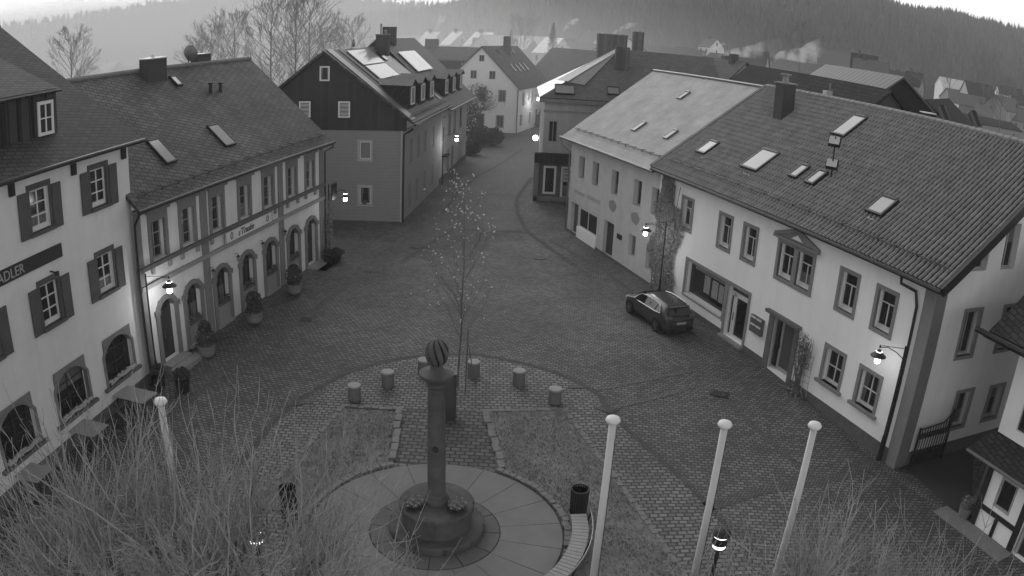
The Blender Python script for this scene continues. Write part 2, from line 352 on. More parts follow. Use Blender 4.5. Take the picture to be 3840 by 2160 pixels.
for i, c in enumerate(los):
    door = i in (0, 6); zb = .12 if door else .1
    arc_o = arch_pts(c, 2.45, .84, .55, 14, 0); arc_i = arch_pts(c, 2.38, .58, .42, 14, 0)
    s = MB()
    for k in range(14):           # stone arch in voussoirs' outline
        a, b, a2, b2 = arc_o[k], arc_o[k+1], arc_i[k], arc_i[k+1]
        s.face([(a2[0],-.09,a2[1]),(b2[0],-.09,b2[1]),(b[0],-.09,b[1]),(a[0],-.09,a[1])]); s.face([(a[0],-.09,a[1]),(b[0],-.09,b[1]),(b[0],.02,b[1]),(a[0],.02,a[1])])
        s.face([(a2[0],.3,a2[1]),(b2[0],.3,b2[1]),(b2[0],-.09,b2[1]),(a2[0],-.09,a2[1])])
        s.face([(a2[0],-.04,a2[1]),(a2[0],-.04,2.9),(b2[0],-.04,2.9),(b2[0],-.04,b2[1])])
    for sx in (-1, 1):
        x0, x1 = sorted((c+sx*.58, c+sx*.84)); s.box(x0, x1, -.07, .02, -.3, 2.42); x0, x1 = sorted((c+sx*.565, c+sx*.91)); s.box(x0, x1, -.12, .02, 2.30, 2.52)
    if door:
        d = MB().box(c-.58, c+.58, .22, .3, .1, 2.8); d.box(c-.5, c-.05, .20, .22, .35, 1.1); d.box(c+.05, c+.5, .20, .22, .35, 1.1)
        o = d.build('door', doorm, RT); MB().box(c-.07, c-.04, .17, .2, 1.0, 1.35).build('handle', zincm, o)
        MB().box(c-.5, c+.5, .2, .22, 2.3, 2.72).build('fanlight', glass, o)
    else:
        o = win(RT, c-.58, 1.1, 1.16, 1.76, None, d=.22, fr=.06, mull=((.5,), (.62,)), fmat=doorm, name='arched_window')
        cu = MB()
        for k in range(5): cu.face([(c-.5+.01*k, .252, 2.4-.25*k), (c-.5+.01*k, .252, 2.15-.25*k), (c-.15-.06*k, .252, 2.15-.25*k), (c-.1-.05*k, .252, 2.4-.25*k)])
        cu.build('curtain', curtain, o)
        MB().box(c-.60, c+.60, -.03, .12, .12, 1.1).build('apron', stoneL, o)
        f = MB(); R2 = random.Random(i)
        for k in range(26):
            x_, y_, z_ = c+R2.uniform(-.45,.45), R2.uniform(-.12,.05), 1.12+R2.uniform(0,.22); f.lathe([(.0,0),(.06,.03),(.06,.07),(0,.1)], 5, (x_, y_, z_))
        f.box(c-.5, c+.5, -.14, .06, 1.04, 1.15); f.build('flower_box', ivym, o)
        MB().box(c-.72, c+.72, -.16, .0, -.02, .12).build('sill', stoneL, o)
        MB().box(c-.3, c+.35, -.085, -.06, -.32, -.1).build('cellar_grate', darkm, o)
    s.build('arch_surround', stoneT, o)
# steps of the two doors
for c, w_, lab in ((los[0], 1.9, None), (los[6], 1.9, None)):
    s = MB(); b = -.55 if c < 0 else -.05
    s.box(c-.8, c+.8, -.55, -.02, b, .12); s.box(c-.95, c+1.1, -1.0, -.55, b, -.06 if c > 0 else .02)
    if c > 0: s = MB().box(c-.8, c+.9, -.7, -.02, -.1, .12).box(c-.8, c+1.1, -1.25, -.7, -.1, .0)
    s.build('door_step', stoneL, RT)
# sign board between the bands
sg = thing('sign_board', 'long pale script sign board between the bands of the restaurant facade', 'sign'); sg.parent = None
sg.matrix_world = RT.matrix_basis
sg.location = RT.matrix_basis @ Vector((0,-.0,0)) if False else RT.location; sg.rotation_euler = RT.rotation_euler
MB().box(.2, 4.85, -.17, -.14, 3.83, 4.40).build('board', plT, sg)
fr_ = MB(); fr_.box(.2, 4.85, -.185, -.17, 3.83, 3.86); fr_.box(.2, 4.85, -.185, -.17, 4.37, 4.40); fr_.box(.2, .23, -.185, -.17, 3.86, 4.37); fr_.box(4.82, 4.85, -.185, -.17, 3.86, 4.37); fr_.build('border', stone, sg)
def text(body, size, mat, parent, ml, name='lettering', shear=0., bold=.0, ext=.01, align='LEFT'):
    c = bpy.data.curves.new(name, 'FONT'); c.body = body; c.size = size; c.shear = shear; c.offset = bold; c.extrude = ext; c.align_x = align; c.align_y = 'CENTER'
    o = bpy.data.objects.new('tmp', c); COL.objects.link(o); dg = bpy.context.evaluated_depsgraph_get(); me = bpy.data.meshes.new_from_object(o.evaluated_get(dg)); bpy.data.objects.remove(o)
    me.materials.clear(); me.materials.append(mat); n = bpy.data.objects.new(name, me); COL.objects.link(n); n.parent = parent; n.matrix_local = ml; return n
FACE = Matrix.Rotation(PI/2, 4, 'X')
signink = nmat('sign_ink', .09, .8, .1); text("s'Traube", .44, signink, sg, T3(1.35, -.18, 4.1) @ FACE, shear=.45, bold=.006)
for cx in (.75, 4.35):
    em = MB()
    for k in range(7):
        a = 2*PI*k/7; em.lathe([(.055, 0), (.055, .012)], 8, (0,0,0)); 
        n8 = len(em.v)-16
        for j in range(16):
            vx, vy, vz = em.v[n8+j]; em.v[n8+j] = (cx+vx+.1*math.cos(a), -.172-vz, 4.12+vy+.13*math.sin(a))
    em.build('emblem', nmat('sign_ink_pale', .16, .8, .1), sg)
# roof
ev, rz_, rd = 7.05, 12.0, 5.2
_, MT = roofplane(RT, (-6.62,-.5,ev), (11.95,-.5,ev), (11.95,rd,rz_), (-6.62,rd,rz_), slateT, .14)
roofplane(RT, (11.95,11.0,ev), (-6.62,11.0,ev), (-6.62,rd,rz_), (11.95,rd,rz_), slateT, .14)
MB().tube([(-6.62, rd, rz_+.02), (11.97, rd, rz_+.02)], .11, 6).build('ridge_cap', stone, RT)
gutter(RT, (-6.75,-.56,6.98), (12.05,-.56,6.98), .09); MB().box(-6.5, 11.9, -.46, .0, 6.82, 6.92).build('eaves_board', stone, RT)
pipe(RT, [(11.95,-.5,6.95),(11.95,-.5,6.7),(11.62,-.12,6.5),(11.62,-.12,-.05)], .055)
pipe(RT, [(-6.62,-.5,6.9),(-6.55,-.14,6.4),(-6.55,-.14,-.4)], .05)
Mi = MT.inverted()
def rxy(M, x, y, z): q = M.inverted() @ Vector((x, y, z)); return q.x, q.y
for (x, y0, y1, w_) in ((-2.93, .8, 1.8, .72), (1.98, .78, 1.8, .85), (2.68, 4.15, 4.6, .4)):
    ax, ay = rxy(MT, x, y0, ev+(y0+.5)*.868); bx, by = rxy(MT, x, y1, ev+(y1+.5)*.868); on_roof(RT, MT, 'skylight', ax, ay, w_, by-ay, .12)
ax, ay = rxy(MT, 0, -.1, ev+.35); snowguard(RT, MT, .3, 18.2, ay, 15)
m = MB().box(.75, 2.3, 4.5, 5.1, 10.2, 12.55); m.build('chimney', chim, RT)
o = MB().box(.7, 2.35, 4.45, 5.15, 12.55, 12.61); o.lathe([(.08,0),(.1,.12),(.05,.18)], 8, (1.5, 4.8, 12.61)); o.build('chimney_cap', zincL, RT)
MB().box(6.2, 7.5, 5.2, 5.7, 11.0, 12.5).build('chimney', chim, RT); MB().box(6.15, 7.55, 5.15, 5.75, 12.5, 12.55).build('chimney_cap', zincm, RT)
d = MB().lathe([(.02,.0),(.25,.03),(.46,.12),(.44,.13),(.2,.05),(.01,.02)], 18)
od = d.build('satellite_dish', zincm, RT, T3(5.5, 5.3, 12.6) @ Matrix.Rotation(math.radians(78), 4, 'Y')); MB().tube([(5.4,5.3,11.9),(5.4,5.3,12.5)], .03).build('dish_mast', darkm, RT)
for x, y, hh in ((4.88, 3.49, .55), (5.85, 3.47, .5)): MB().lathe([(.1,-.3),(.09,hh-.12),(.15,hh-.1),(.15,hh)], 10, (x, y, ev+(y+.5)*.868)).build('vent_pipe', darkm, RT)
# wall lanterns on the restaurant
for k, (x, z) in enumerate(((-1.2, 3.0), (1.1, 3.02), (3.6, 3.0), (6.12, 3.0))):
    L_ = thing('wall_lantern', ('small dark wall lantern on the left pilaster of the restaurant', 'small dark wall lantern between the second and third arched window of the restaurant', 'small dark wall lantern between the third and fourth arched window of the restaurant', 'small dark wall lantern on the right pilaster of the restaurant')[k], 'lantern', RT.matrix_basis @ Vector((x, -.06, z)), RT.rotation_euler.z, 'small wall lanterns of the restaurant')
    MB().tube([(0,0,.1),(0,-.16,.16),(0,-.2,.08)], .015, 5).build('bracket', ironm, L_)
    MB().lathe([(.03,.08),(.1,.0),(.09,-.02)], 8, (0,-.2,0)).build('cap', ironm, L_)
    MB().lathe([(.075,-.02),(.05,-.26),(.02,-.28)], 6, (0,-.2,0)).build('lamp_glass', curtain, L_)
# ================================================================== INN (far left, shutters)
IN = fr_thing('inn_building', 'three storey plastered inn with dark shutters, a name board and slate roof', 'building', (-14.927, 26.733), 83.25)
uw = [-1.90, -5.38, -8.86]; lw = [-1.93, -5.40, -8.90]; ar = [-1.85, -5.05, -8.35]
holes = [(c-.55, c+.47, 7.6, 9.0) for c in uw]+[(c-.55, c+.47, 4.32, 5.78) for c in lw]+[(c-.98, c+.98, .72, 2.48) for c in ar]
wall(IN, -14, .12, -.7, 9.76, holes, plA, .26)
wall(IN, 0, 12, -.7, 9.76, [], plA, ml=T3(.12, 0, 0) @ RZ(PI/2), name='gable_wall')
MB().prism([(0, 0), (12, 0), (6, 3.8)], 0, .3).build('gable_wall', plA, IN, T3(.12, 0, 9.76) @ RZ(PI/2))
for c in uw: win(IN, c-.55, 7.6, 1.02, 1.4, d=.1, fr=.08, mull=((.5,), (.36, .66)), sur=.14, sill=.02, sm=shutm, shutters=(.50, .12, -.0), bottombar=.1, lintel=.06)
for c in lw: win(IN, c-.55, 4.32, 1.02, 1.46, d=.1, fr=.08, mull=((.5,), (.36, .66)), sur=.14, sill=.02, sm=shutm, shutters=(.50, .12, -.0), bottombar=.1, lintel=.06)
for i, c in enumerate(ar):
    o = win(IN, c-.98, .72, 1.96, 1.76, d=.2, fr=.08, mull=((.5,), (.36, .68)), fmat=doorm, name='arched_window')
    s = MB(); ao = arch_pts(c, 1.95, 1.1, .62, 14); ai = arch_pts(c, 1.93, .98, .52, 14)
    for k in range(14):
        a, b, a2, b2 = ao[k], ao[k+1], ai[k], ai[k+1]
        s.face([(a2[0],-.05,a2[1]),(b2[0],-.05,b2[1]),(b[0],-.05,b[1]),(a[0],-.05,a[1])]); s.face([(a[0],-.05,a[1]),(b[0],-.05,b[1]),(b[0],.02,b[1]),(a[0],.02,a[1])])
        s.face([(a2[0],.2,a2[1]),(b2[0],.2,b2[1]),(b2[0],-.05,b2[1]),(a2[0],-.05,a2[1])]); s.face([(a2[0],-.03,a2[1]),(a2[0],-.03,2.62),(b2[0],-.03,2.62),(b2[0],-.03,b2[1])])
    s.box(c-1.1, c-.98, -.05, .15, .72, 1.96); s.box(c+.98, c+1.1, -.05, .15, .72, 1.96); s.build('surround', stoneT, o)
    MB().box(c-1.3, c+1.3, -.16, .1, .6, .72).build('sill', plinthm, o)
    f = MB(); R2 = random.Random(40+i)
    for k in range(34):
        t = k/33; x_ = c-.9+1.8*t; f.lathe([(0,0),(.07,.04),(.07,.09),(0,.13)], 5, (x_, -.05+R2.uniform(-.07,.05), .74+R2.uniform(0,.1)))
    f.tube([(c-.9,-.1,.76),(c-.3,-.16,.9),(c+.2,-.12,.8),(c+.9,-.1,.92)], .035, 5); f.build('window_decoration', whited, o)
MB().box(-14, .12, -.06, 0, -.6, .02).build('plinth', plinthm, IN)
for x in (-10.4, -6.8, -3.43, -.25): MB().box(x-.14, x+.12, -.1, 0, 9.04, 9.44).build('vent_box', darkm, IN)
nb = thing('name_board', 'dark name board with pale capitals across the inn facade', 'sign', IN.location, IN.rotation_euler.z)
MB().box(-14, -4.5, -.05, -.005, 6.42, 6.9).build('board', nmat('board_paint', .028, .6, .1), nb)
text('ADLER', .46, whited, nb, T3(-8.0, -.055, 6.645) @ FACE, bold=.0)
bx = MB().tube([(-5.3,-.05,6.12),(-5.3,-.35,6.1)], .03, 6); bx.box(-5.36,-5.24,-.42,-.32,6.03,6.14); bx.build('spotlight', ironm, IN)
_, MA = roofplane(IN, (-15,-.55,9.72), (.42,-.55,9.72), (.42,7.6,14.85), (-15,7.6,14.85), slateA, .14)
roofplane(IN, (.55,14,10.4), (-15,14,10.4), (-15,7.6,14.85), (.55,7.6,14.85), slateA, .14)
gutter(IN, (-15,-.62,9.66), (.45,-.62,9.66), .085); MB().box(-14, .5, -.5, 0, 9.62, 9.70).build('eaves_board', plA, IN)
# dormer of the inn
dw = (-4.75, -3.55); dz0, dz1 = 10.35, 12.0
m = MB(); yf = .75
m.face([(-7.8,yf,10.2),(-3.3,yf,10.2),(-3.3,yf,12.1),(-7.8,yf,12.1)]); m.face([(-3.3,yf,10.3),(-3.3,3.6,12.1),(-3.3,yf,12.1)]); m.face([(-7.8,yf,10.3),(-7.8,yf,12.1),(-7.8,3.6,12.1)])
o = m.build('dormer', slateA, IN)
roofplane(o, (-8.0,yf-.14,12.02), (-3.1,yf-.14,12.02), (-3.3,3.9,13.45), (-7.6,3.9,13.45), slateA, .06, name='dormer_roof')
win(IN, -4.4, 10.55, .86, 1.18, T3(0, yf-.16, 0), d=.1, fr=.11, mull=((.5,), (.5,)), name='dormer_window')
MB().tube([(-6.3, yf-.1, 11.9), (-6.3, yf-.1, 10.1), (-6.1, .3, 10.0)], .045, 6).build('downpipe', darkm, IN)
# ================================================================== WHITE TILED HOUSE (right)
WR = fr_thing('white_tiled_house', 'white house with grey stone window frames and dark pantile roof full of skylights', 'building', (10.258, 34.71), -70.9)
X = lambda s: -s
uws = [(-4.97, False), (-1.35, False), (.75, False), (7.67, False), (9.85, False)]
sm = .17
holes = []
for x, _f in uws: holes.append((x+sm, x+1.28-sm, 4.0+sm, 5.85-sm))
holes += [(3.51+sm, 4.70, 4.17, 5.65), (4.98, 6.15-sm, 4.17, 5.65)]
holes += [(-3.80, -.08, .84, 2.62), (.22, 1.92, .12, 2.62), (4.05, 5.6, .0, 2.36), (7.57+.17, 9.0-.17, .97, 2.42), (9.78+.17, 11.22-.17, .97, 2.42)]
wall(WR, -7.4, 12.85, -.7, 6.75, holes, plR, .4)
for x, _f in uws: win(WR, x+sm, 4.17, 1.28-2*sm, 1.51, d=.2, fr=.075, mull=(((.5,0,.68),), (.68,)), sur=.16, sm=stoneR, bottombar=.1)
for x in (3.68, 4.98): win(WR, x, 4.17, 1.02 if x < 4 else 1.0, 1.48, d=.2, fr=.075, mull=(((.5,0,.68),), (.68,)), sm=stoneR, bottombar=.1)
s = MB(); s.box(3.50,3.68,-.04,.1,3.98,5.85); s.box(4.70,4.98,-.04,.1,3.98,5.85); s.box(5.98,6.16,-.04,.1,3.98,5.85); s.box(3.68,4.70,-.04,.1,3.98,4.17); s.box(4.98,5.98,-.04,.1,3.98,4.17); s.box(3.68,5.98,-.04,.1,5.65,5.85)
s.box(3.3,6.36,-.2,.05,5.86,5.98)
s.prism([(3.35,5.98),(6.31,5.98),(4.83,6.42)], -.06, .0); s.bar((3.3,-.1,6.0),(4.83,-.1,6.46),.16,.09,up=(0,1,0)); s.bar((6.36,-.1,6.0),(4.83,-.1,6.46),.16,.09,up=(0,1,0))
s.build('pediment_surround', stoneR, WR)
MB().prism([(4.45,6.04),(5.2,6.04),(4.83,6.26)], -.075, -.05).build('pediment_panel', plR, WR)
for x in (7.57, 9.78): win(WR, x+.17, .97, 1.43-.34, 1.45, d=.2, fr=.075, mull=((.5,), (.5,)), sur=.16, sill=.12, sm=stoneR, bottombar=.07)
# shop window
o = win(WR, -3.80, .84, 3.72, 1.78, d=.24, fr=.07, mull=((), ()), sur=.15, sm=stoneR, name='shop_window')
MB().box(-3.75, -.15, -.06, .2, .77, .86).build('sill', whitem, o)
for k, (x, z, w_) in enumerate(((-2.35,1.35,.55), (-1.6,1.32,.55), (-.95,1.30,.42), (-.45,1.2,.3))): MB().box(x, x+w_, .255, .272, z, z+.9).build('poster', nmat('poster_paper', .24, .8, .3, 11.), o)
MB().box(-3.3, -.2, .25, .268, 2.3, 2.52).build('shop_lettering_band', nmat('sticker_band', .17, .7, .3, 14.), o)
# glazed shop door
d = MB(); d.box(.26,.30,.2,.26,.12,2.58); d.box(1.84,1.88,.2,.26,.12,2.58)
d.box(.22,.32,.16,.26,.1,2.3); d.box(.52,.80,.16,.26,.12,2.28); d.box(1.78,1.92,.16,.26,.12,2.3); d.box(.32,1.78,.16,.26,2.12,2.34); d.box(.8,1.78,.16,.26,.1,.24); d.box(.32,.52,.16,.26,.1,.2); d.box(.22,1.92,.18,.24,2.56,2.62)
o = d.build('shop_door', whitem, WR); MB().face([(.24,.22,.1),(1.9,.22,.1),(1.9,.22,2.6),(.24,.22,2.6)]).build('pane', glass, o); MB().tube([(.72,.1,.95),(.72,.1,1.35)], .02, 6).build('handle', darkm, o)
s = MB(); s.box(.06,.22,-.04,.1,-.2,2.78); s.box(1.92,2.08,-.04,.1,-.2,2.78); s.box(.22,1.92,-.04,.1,2.62,2.78); s.box(-.08,.06,-.035,.1,.62,2.78); s.build('surround', stoneR, o); MB().box(.1,2.05,-.25,.15,-.3,.1).build('door_sill', stoneL, o)
# house door with stone frame
d = MB(); d.box(4.05,4.35,.3,.36,0,2.36); d.box(4.36,4.50,.26,.36,.05,2.3); d.box(4.50,5.5,.26,.36,2.2,2.33); d.box(5.46,5.6,.26,.36,.05,2.3); d.box(4.5,5.46,.26,.36,.02,.16)
o = d.build('house_door', whited, WR); MB().box(4.5,5.46,.3,.33,.16,2.2).build('door_leaf', nmat('frosted_door_panel', .085, .4, .1), o); MB().tube([(4.44,.2,1.0),(4.44,.2,1.25)], .02, 6).build('handle', darkm, o)
MB().box(4.09,4.32,.2,.3,.1,2.2).build('side_light', glass, o)
s = MB(); s.box(3.70,4.05,-.06,.3,-.35,2.42); s.box(5.6,5.86,-.06,.3,-.35,2.42); s.box(4.05,5.6,-.06,.3,2.36,2.46); s.box(3.52,5.98,-.22,.1,2.46,2.60); s.build('surround', nmat('door_stone', .12, .85, .15, 5., .2), o)
MB().box(-7.4, -.0, -.05, 0, -.7, .24).box(2.08, 3.68, -.05, 0, -.7, .22).box(5.86, 12.4, -.05, 0, -.8, .15).build('plinth', plinthm, WR)
MB().box(12.35, 12.9, -.035, 0, -.8, 6.7).build('corner_pilaster', nmat('lesene_paint', .20, .85, .08), WR)
ME = T3(12.85, 0, 0) @ RZ(math.radians(88.))      # end wall seen from the drive
eh = [(1.96+i*1.33 if 0 else x, x+.92, z, z+h_) for x, z, h_ in ((2.0,3.85,1.75),(4.55,3.85,1.75),(7.1,3.85,1.75),(1.75,7.15,.75),(3.6,7.15,1.75),(5.5,7.15,1.75),(2.75,.75,1.5),(5.0,.75,1.4),(7.4,.75,1.4))]
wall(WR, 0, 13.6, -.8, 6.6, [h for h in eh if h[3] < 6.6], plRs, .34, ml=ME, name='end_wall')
gw = MB()
xs = [0,1.75,2.67,3.6,4.52,5.5,6.42,13.6]; top = lambda x: 6.6+min(x, 13.6-x)*.665+.1
for i in range(len(xs)-1):
    a, b = xs[i], xs[i+1]; op = i in (1, 3, 5)
    z0_ = 6.6
    if op:
        zt_ = 7.9 if i == 1 else 8.9
        gw.face([(a,0,z0_),(b,0,z0_),(b,0,7.15),(a,0,7.15)]); gw.face([(a,0,zt_),(b,0,zt_),(b,0,max(zt_,top(b)-.15)),(a,0,max(zt_,top(a)-.15))])
        for q in (a, b): gw.face([(q,0,7.15),(q,.34,7.15),(q,.34,zt_),(q,0,zt_)])
        gw.face([(a,0,7.15),(b,0,7.15),(b,.34,7.15),(a,.34,7.15)]); gw.face([(a,.35,7.1),(b,.35,7.1),(b,.35,zt_),(a,.35,zt_)])
    elif i == 6: gw.face([(a,0,z0_),(b,0,z0_),(b,0,top(b)),(6.8,0,top(6.8)),(a,0,top(a))])
    else: gw.face([(a,0,z0_),(b,0,z0_),(b,0,top(b)),(a,0,top(a))])
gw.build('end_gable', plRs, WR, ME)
for h_ in eh: win(WR, h_[0], h_[2], h_[1]-h_[0], (h_[3]-h_[2]), ME, d=.24, fr=.08, mull=((.5,), ()), fmat=whited, sur=.14 if h_[3] < 8.9 and h_[0] != 1.75 else None, sm=stoneR, name='end_window')
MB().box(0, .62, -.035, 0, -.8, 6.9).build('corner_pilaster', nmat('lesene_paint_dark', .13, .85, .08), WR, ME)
MB().box(.62, 13.6, -.04, 0, -.8, .12).build('plinth', plinthm, WR, ME)
# pantile roof : real waves and steps
E0 = Vector((-7.5, -.5, 6.78)); RDG = Vector((-7.5, 6.8, 11.66)); sl = (RDG-E0); LEN = sl.length; ey = sl.normalized(); nz = Vector((1,0,0)).cross(ey)
MR = Matrix(((1,ey.x,nz.x,E0.x),(0,ey.y,nz.y,E0.y),(0,ey.z,nz.z,E0.z),(0,0,0,1)))
W_ = 20.95; tw = .235; nt_ = int(W_/tw); rows = 24; rh = LEN/rows; SUB = 6
m = MB(); prof = [(0,-.035),(.10,-.01),(.26,.08),(.42,.115),(.58,.10),(.74,.05),(.86,-.02)]
cols = [((i+p[0])*tw, p[1]) for i in range(nt_) for p in prof]+[(nt_*tw, 0.)]
for r in range(rows):
    jit = [random.Random(r*7+3).uniform(-.004,.004) for _ in range(4)]
    for (yy, zz) in ((r*rh-.04, .035), ((r+1)*rh, .0)):
        for (xx, hh) in cols: m.v.append((xx, yy, hh+zz+.004*math.sin(xx*17+r*5)))
    n = len(cols); b = len(m.v)-2*n
    for k in range(n-1): m.f.append((b+k, b+k+1, b+n+k+1, b+n+k)); m.m.append(0)
    b0 = len(m.v)
    for (xx, hh) in cols: m.v.append((xx, r*rh-.04, hh+.0))
    for k in range(n-1): m.f.append((b0+k, b0+k+1, b+k+1, b+k)); m.m.append(0)
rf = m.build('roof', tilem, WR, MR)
MB().slab([(0,0),(W_,0),(W_,LEN),(0,LEN)], -.12, -.01).build('roof_deck', darkm, WR, MR)
roofplane(WR, (13.45,14.2,6.78), (-7.5,14.2,6.78), (-7.5,6.8,11.66), (13.45,6.8,11.66), roofDark, .1, name='rear_roof')
m = MB()
for k in range(52): a = k*.405; m.tube([(a,LEN,.10),(a+.41,LEN,.115)], [.115,.13], 8)
m.build('ridge_tiles', nmat('ridge_tile', .22, .7, .25, 3.), WR, MR)
MB().box(W_-.02, W_+.10, -.05, LEN, -.24, .12).build('verge_board', darkm, WR, MR)
MB().box(-.20, .06, 0, LEN, -.1, .17).build('verge_board', nmat('verge_mortar', .12, .85, .3, 3.), WR, MR)
gutter(WR, (-7.5,-.6,6.72), (13.5,-.6,6.72), .095); MB().box(-7.4, 13.3, -.52, .0, 6.62, 6.70).build('eaves_board', darkm, WR)
pipe(WR, [(11.55,-.6,6.7),(11.55,-.55,6.4),(11.95,-.1,6.2),(12.13,-.1,5.7),(12.15,-.1,-.5)], .062)
for (x, y0, y1, w_) in ((-5.62, 1.2, 1.98, .70), (-1.42, 1.2, 2.4, 1.2), (1.98, 1.54, 2.2, .42), (3.25, 1.5, 2.2, .42), (1.28, 4.5, 5.85, .82), (7.62, 1.2, 1.98, .78)):
    f_ = lambda y: 6.78+(y+.5)*.6685
    ax, ay = rxy(MR, x, y0, f_(y0)); bx_, by = rxy(MR, x, y1, f_(y1)); on_roof(WR, MR, 'skylight', ax, ay, w_, by-ay, .24, fr=.1)
ax, ay = rxy(MR, 0, .2, 7.25); snowguard(WR, MR, .3, 20.6, ay, 19)
m = MB().box(-3.75, -3.05, 4.5, 5.35, 9.6, 12.15); m.build('chimney', chim, WR); MB().box(-3.82,-2.98,4.43,5.42,12.15,12.22).lathe([(.2,0),(.16,.35),(.3,.38),(.3,.46)],10,(-3.4,4.9,12.22)).build('chimney_cap', zincm, WR)
m = MB(); m.tube([(4.0,2.15,8.4),(4.0,2.15,10.4)], .035, 6)
o = m.build('roof_mast', darkm, WR)
for z_ in (9.0, 10.0):
    Mb = T3(4.0,2.1,z_) @ RZ(.65) @ Matrix.Rotation(-.5, 4, 'X'); MB().box(-.27,.27,-.12,.12,0,.42).build('mast_box', darkm, o, Mb); MB().box(-.24,.24,-.14,-.12,.04,.4).build('mast_panel', nmat('panel_face', .45, .4, .05), o, Mb)
for (x, y, w_) in ((-4.75,.9,.3), (-1.0,.85,.75), (7.9,.9,.4)):
    m = MB(); R2 = random.Random(int(x*10)); a = rxy(MR, x, y, 6.78+(y+.5)*.6685)
    for k in range(9): m.lathe([(0,0),(.05,.02),(.04,.07),(0,.09)], 5, (a[0]+R2.uniform(0,w_), a[1]+R2.uniform(-.06,.06), .1))
    m.build('moss_clump', whited, WR, MR)
# mailbox, mat, climber, gate
mb_ = thing('mailbox', 'grey steel mailbox unit with four slots beside the glazed shop door', 'mailbox', WR.matrix_basis @ Vector((2.46,-.16,1.15)), WR.rotation_euler.z)
MB().box(0,.92,0,.15,0,.78).build('housing', nmat('mailbox_steel', .10, .5, .1), mb_)
[MB().box(x,x+.36,-.03,0,z,z+.07).build('slot_flap', whitem, mb_) for x in (.06,.5) for z in (.34,.68)]
tag(MB().box(0,1.0,-.75,0,0,.03).build('door_mat', darkm, None, WR.matrix_basis @ T3(.75,-.35,-.13)), 'dark door mat on the cobbles before the glazed shop door', 'mat')
def shrub_leaves(m, c, r, n, R2, s=.05, flat=1.):
    for k in range(n):
        a, b = R2.uniform(0, 2*PI), R2.uniform(-1, 1); q = R2.random()**.4; rr = math.sqrt(1-b*b)
        p = Vector((c[0]+r[0]*q*rr*math.cos(a), c[1]+r[1]*q*rr*math.sin(a), c[2]+r[2]*q*b))
        u = Vector((R2.uniform(-1,1), R2.uniform(-1,1), R2.uniform(-1,1))).normalized(); v = u.orthogonal().normalized(); ss = s*R2.uniform(.6,1.4)
        m.face([p-u*ss, p+v*ss*.6, p+u*ss, p-v*ss*.6])
vn = thing('climbing_vine', 'leafless vine on a small trellis between the house door and the lower windows', 'vine', WR.matrix_basis @ Vector((6.5,-.12,-.3)), WR.rotation_euler.z)
m = MB(); R2 = random.Random(5)
for k in range(24):
    x = R2.uniform(-.15,.2); pts = [(x,-.03,0)]; tx = R2.uniform(-.75,.6)
    for j in range(1,9): pts.append((x+(tx-x)*j/8+R2.uniform(-.07,.07), -.05+R2.uniform(-.05,.04), j/8*R2.uniform(2.4,2.9)))
    m.tube(pts, [.022-.002*j for j in range(9)], 4)
m.build('stem', bark, vn); m = MB(); shrub_leaves(m, (.0,-.06,1.9), (.6,.1,.95), 420, R2, .05); shrub_leaves(m, (-.1,-.2,.15), (.75,.25,.3), 260, R2, .06); m.build('foliage', nmat('dry_leaf', .16, .8, .4, 9.), vn)
m = MB(); [m.box(.28,.68,-.02,.0,z,z+.02) for z in (.5,.8,1.1,1.4,1.7,2.0)]; m.box(.28,.3,-.02,0,.2,2.1); m.box(.66,.68,-.02,0,.2,2.1); m.build('trellis', whited, vn)
# ================================================================== OLD BLANK HOUSE with pale roof
BH = fr_thing('old_corner_house', 'old plain plastered house with blank dark openings under a pale shingle roof', 'building', (10.258-.3272*7.4, 34.71+.9449*7.4), -70.9)
o_ = 7.4
bw = [(-18.69,-17.72),(-16.44,-15.45),(-13.56,-12.55),(-10.51,-9.5),(-8.25,-7.42)]
holes = [(a+o_, b+o_, 4.03, 5.57) for a, b in bw]+[(-18.15+o_,-15.15+o_,.75,2.15),(-19.55+o_,-18.3+o_,.05,2.2),(-14.13+o_,-12.65+o_,.05,2.24),(-10.56+o_,-9.68+o_,.96,2.25),(-8.33+o_,-7.45+o_,.78,2.25)]
holes = [h for h in holes if h[1] <= .1]
wall(BH, -12.7, 0, -.3, 6.62, holes, plB, .4)
wall(BH, 0, 12, -.3, 6.62, [], plB, ml=T3(-12.7,0,0) @ RZ(-PI/2) @ T3(-12,0,0), name='far_wall')
for a, b in bw[:4]: win(BH, a+o_, 4.03, b-a, 1.54, d=.3, fr=.07, mull=((.5,), ()), fmat=whited)
win(BH, -8.25+o_, 4.03, .83, 1.54, d=.3, fr=.07, mull=((.5,), ()), fmat=whited)
win(BH, -10.56+o_, .96, .88, 1.29, d=.25, fr=.05, mull=((), ()), fmat=whited, gmat=curtain)
win(BH, -8.33+o_, .78, .88, 1.47, d=.25, fr=.05, mull=((), ()), fmat=whited, gmat=curtain)
win(BH, -18.15+o_, .75, 3.0, 1.4, d=.03, fr=.1, mull=((.5,), ()), name='shop_window')
MB().box(-18.2+o_, -15.1+o_, -.1, .0, -.1, .75).build('shop_base', plR, BH)
MB().box(-19.55+o_, -18.3+o_, .28, .34, 0, 2.2).build('side_door', nmat('old_door', .10, .8, .1), BH); MB().box(-14.13+o_, -12.65+o_, .28, .34, 0, 2.24).build('front_door', nmat('old_door_dark', .06, .8, .1), BH)
gh_ = nmat('plaster_patch', .25, .9, .1, 4.)
for cx, cz in ((-13.1+o_, 3.33), (-10.0+o_, 3.3)):
    P_ = [(cx+.52*math.cos(a)*(1+.1*math.sin(3*a)), cz+.36*math.sin(a)*(1+.12*math.cos(5*a))) for a in [2*PI*k/16 for k in range(16)]]
    MB().prism(P_, -.012, 0).build('plaster_patch', gh_, BH)
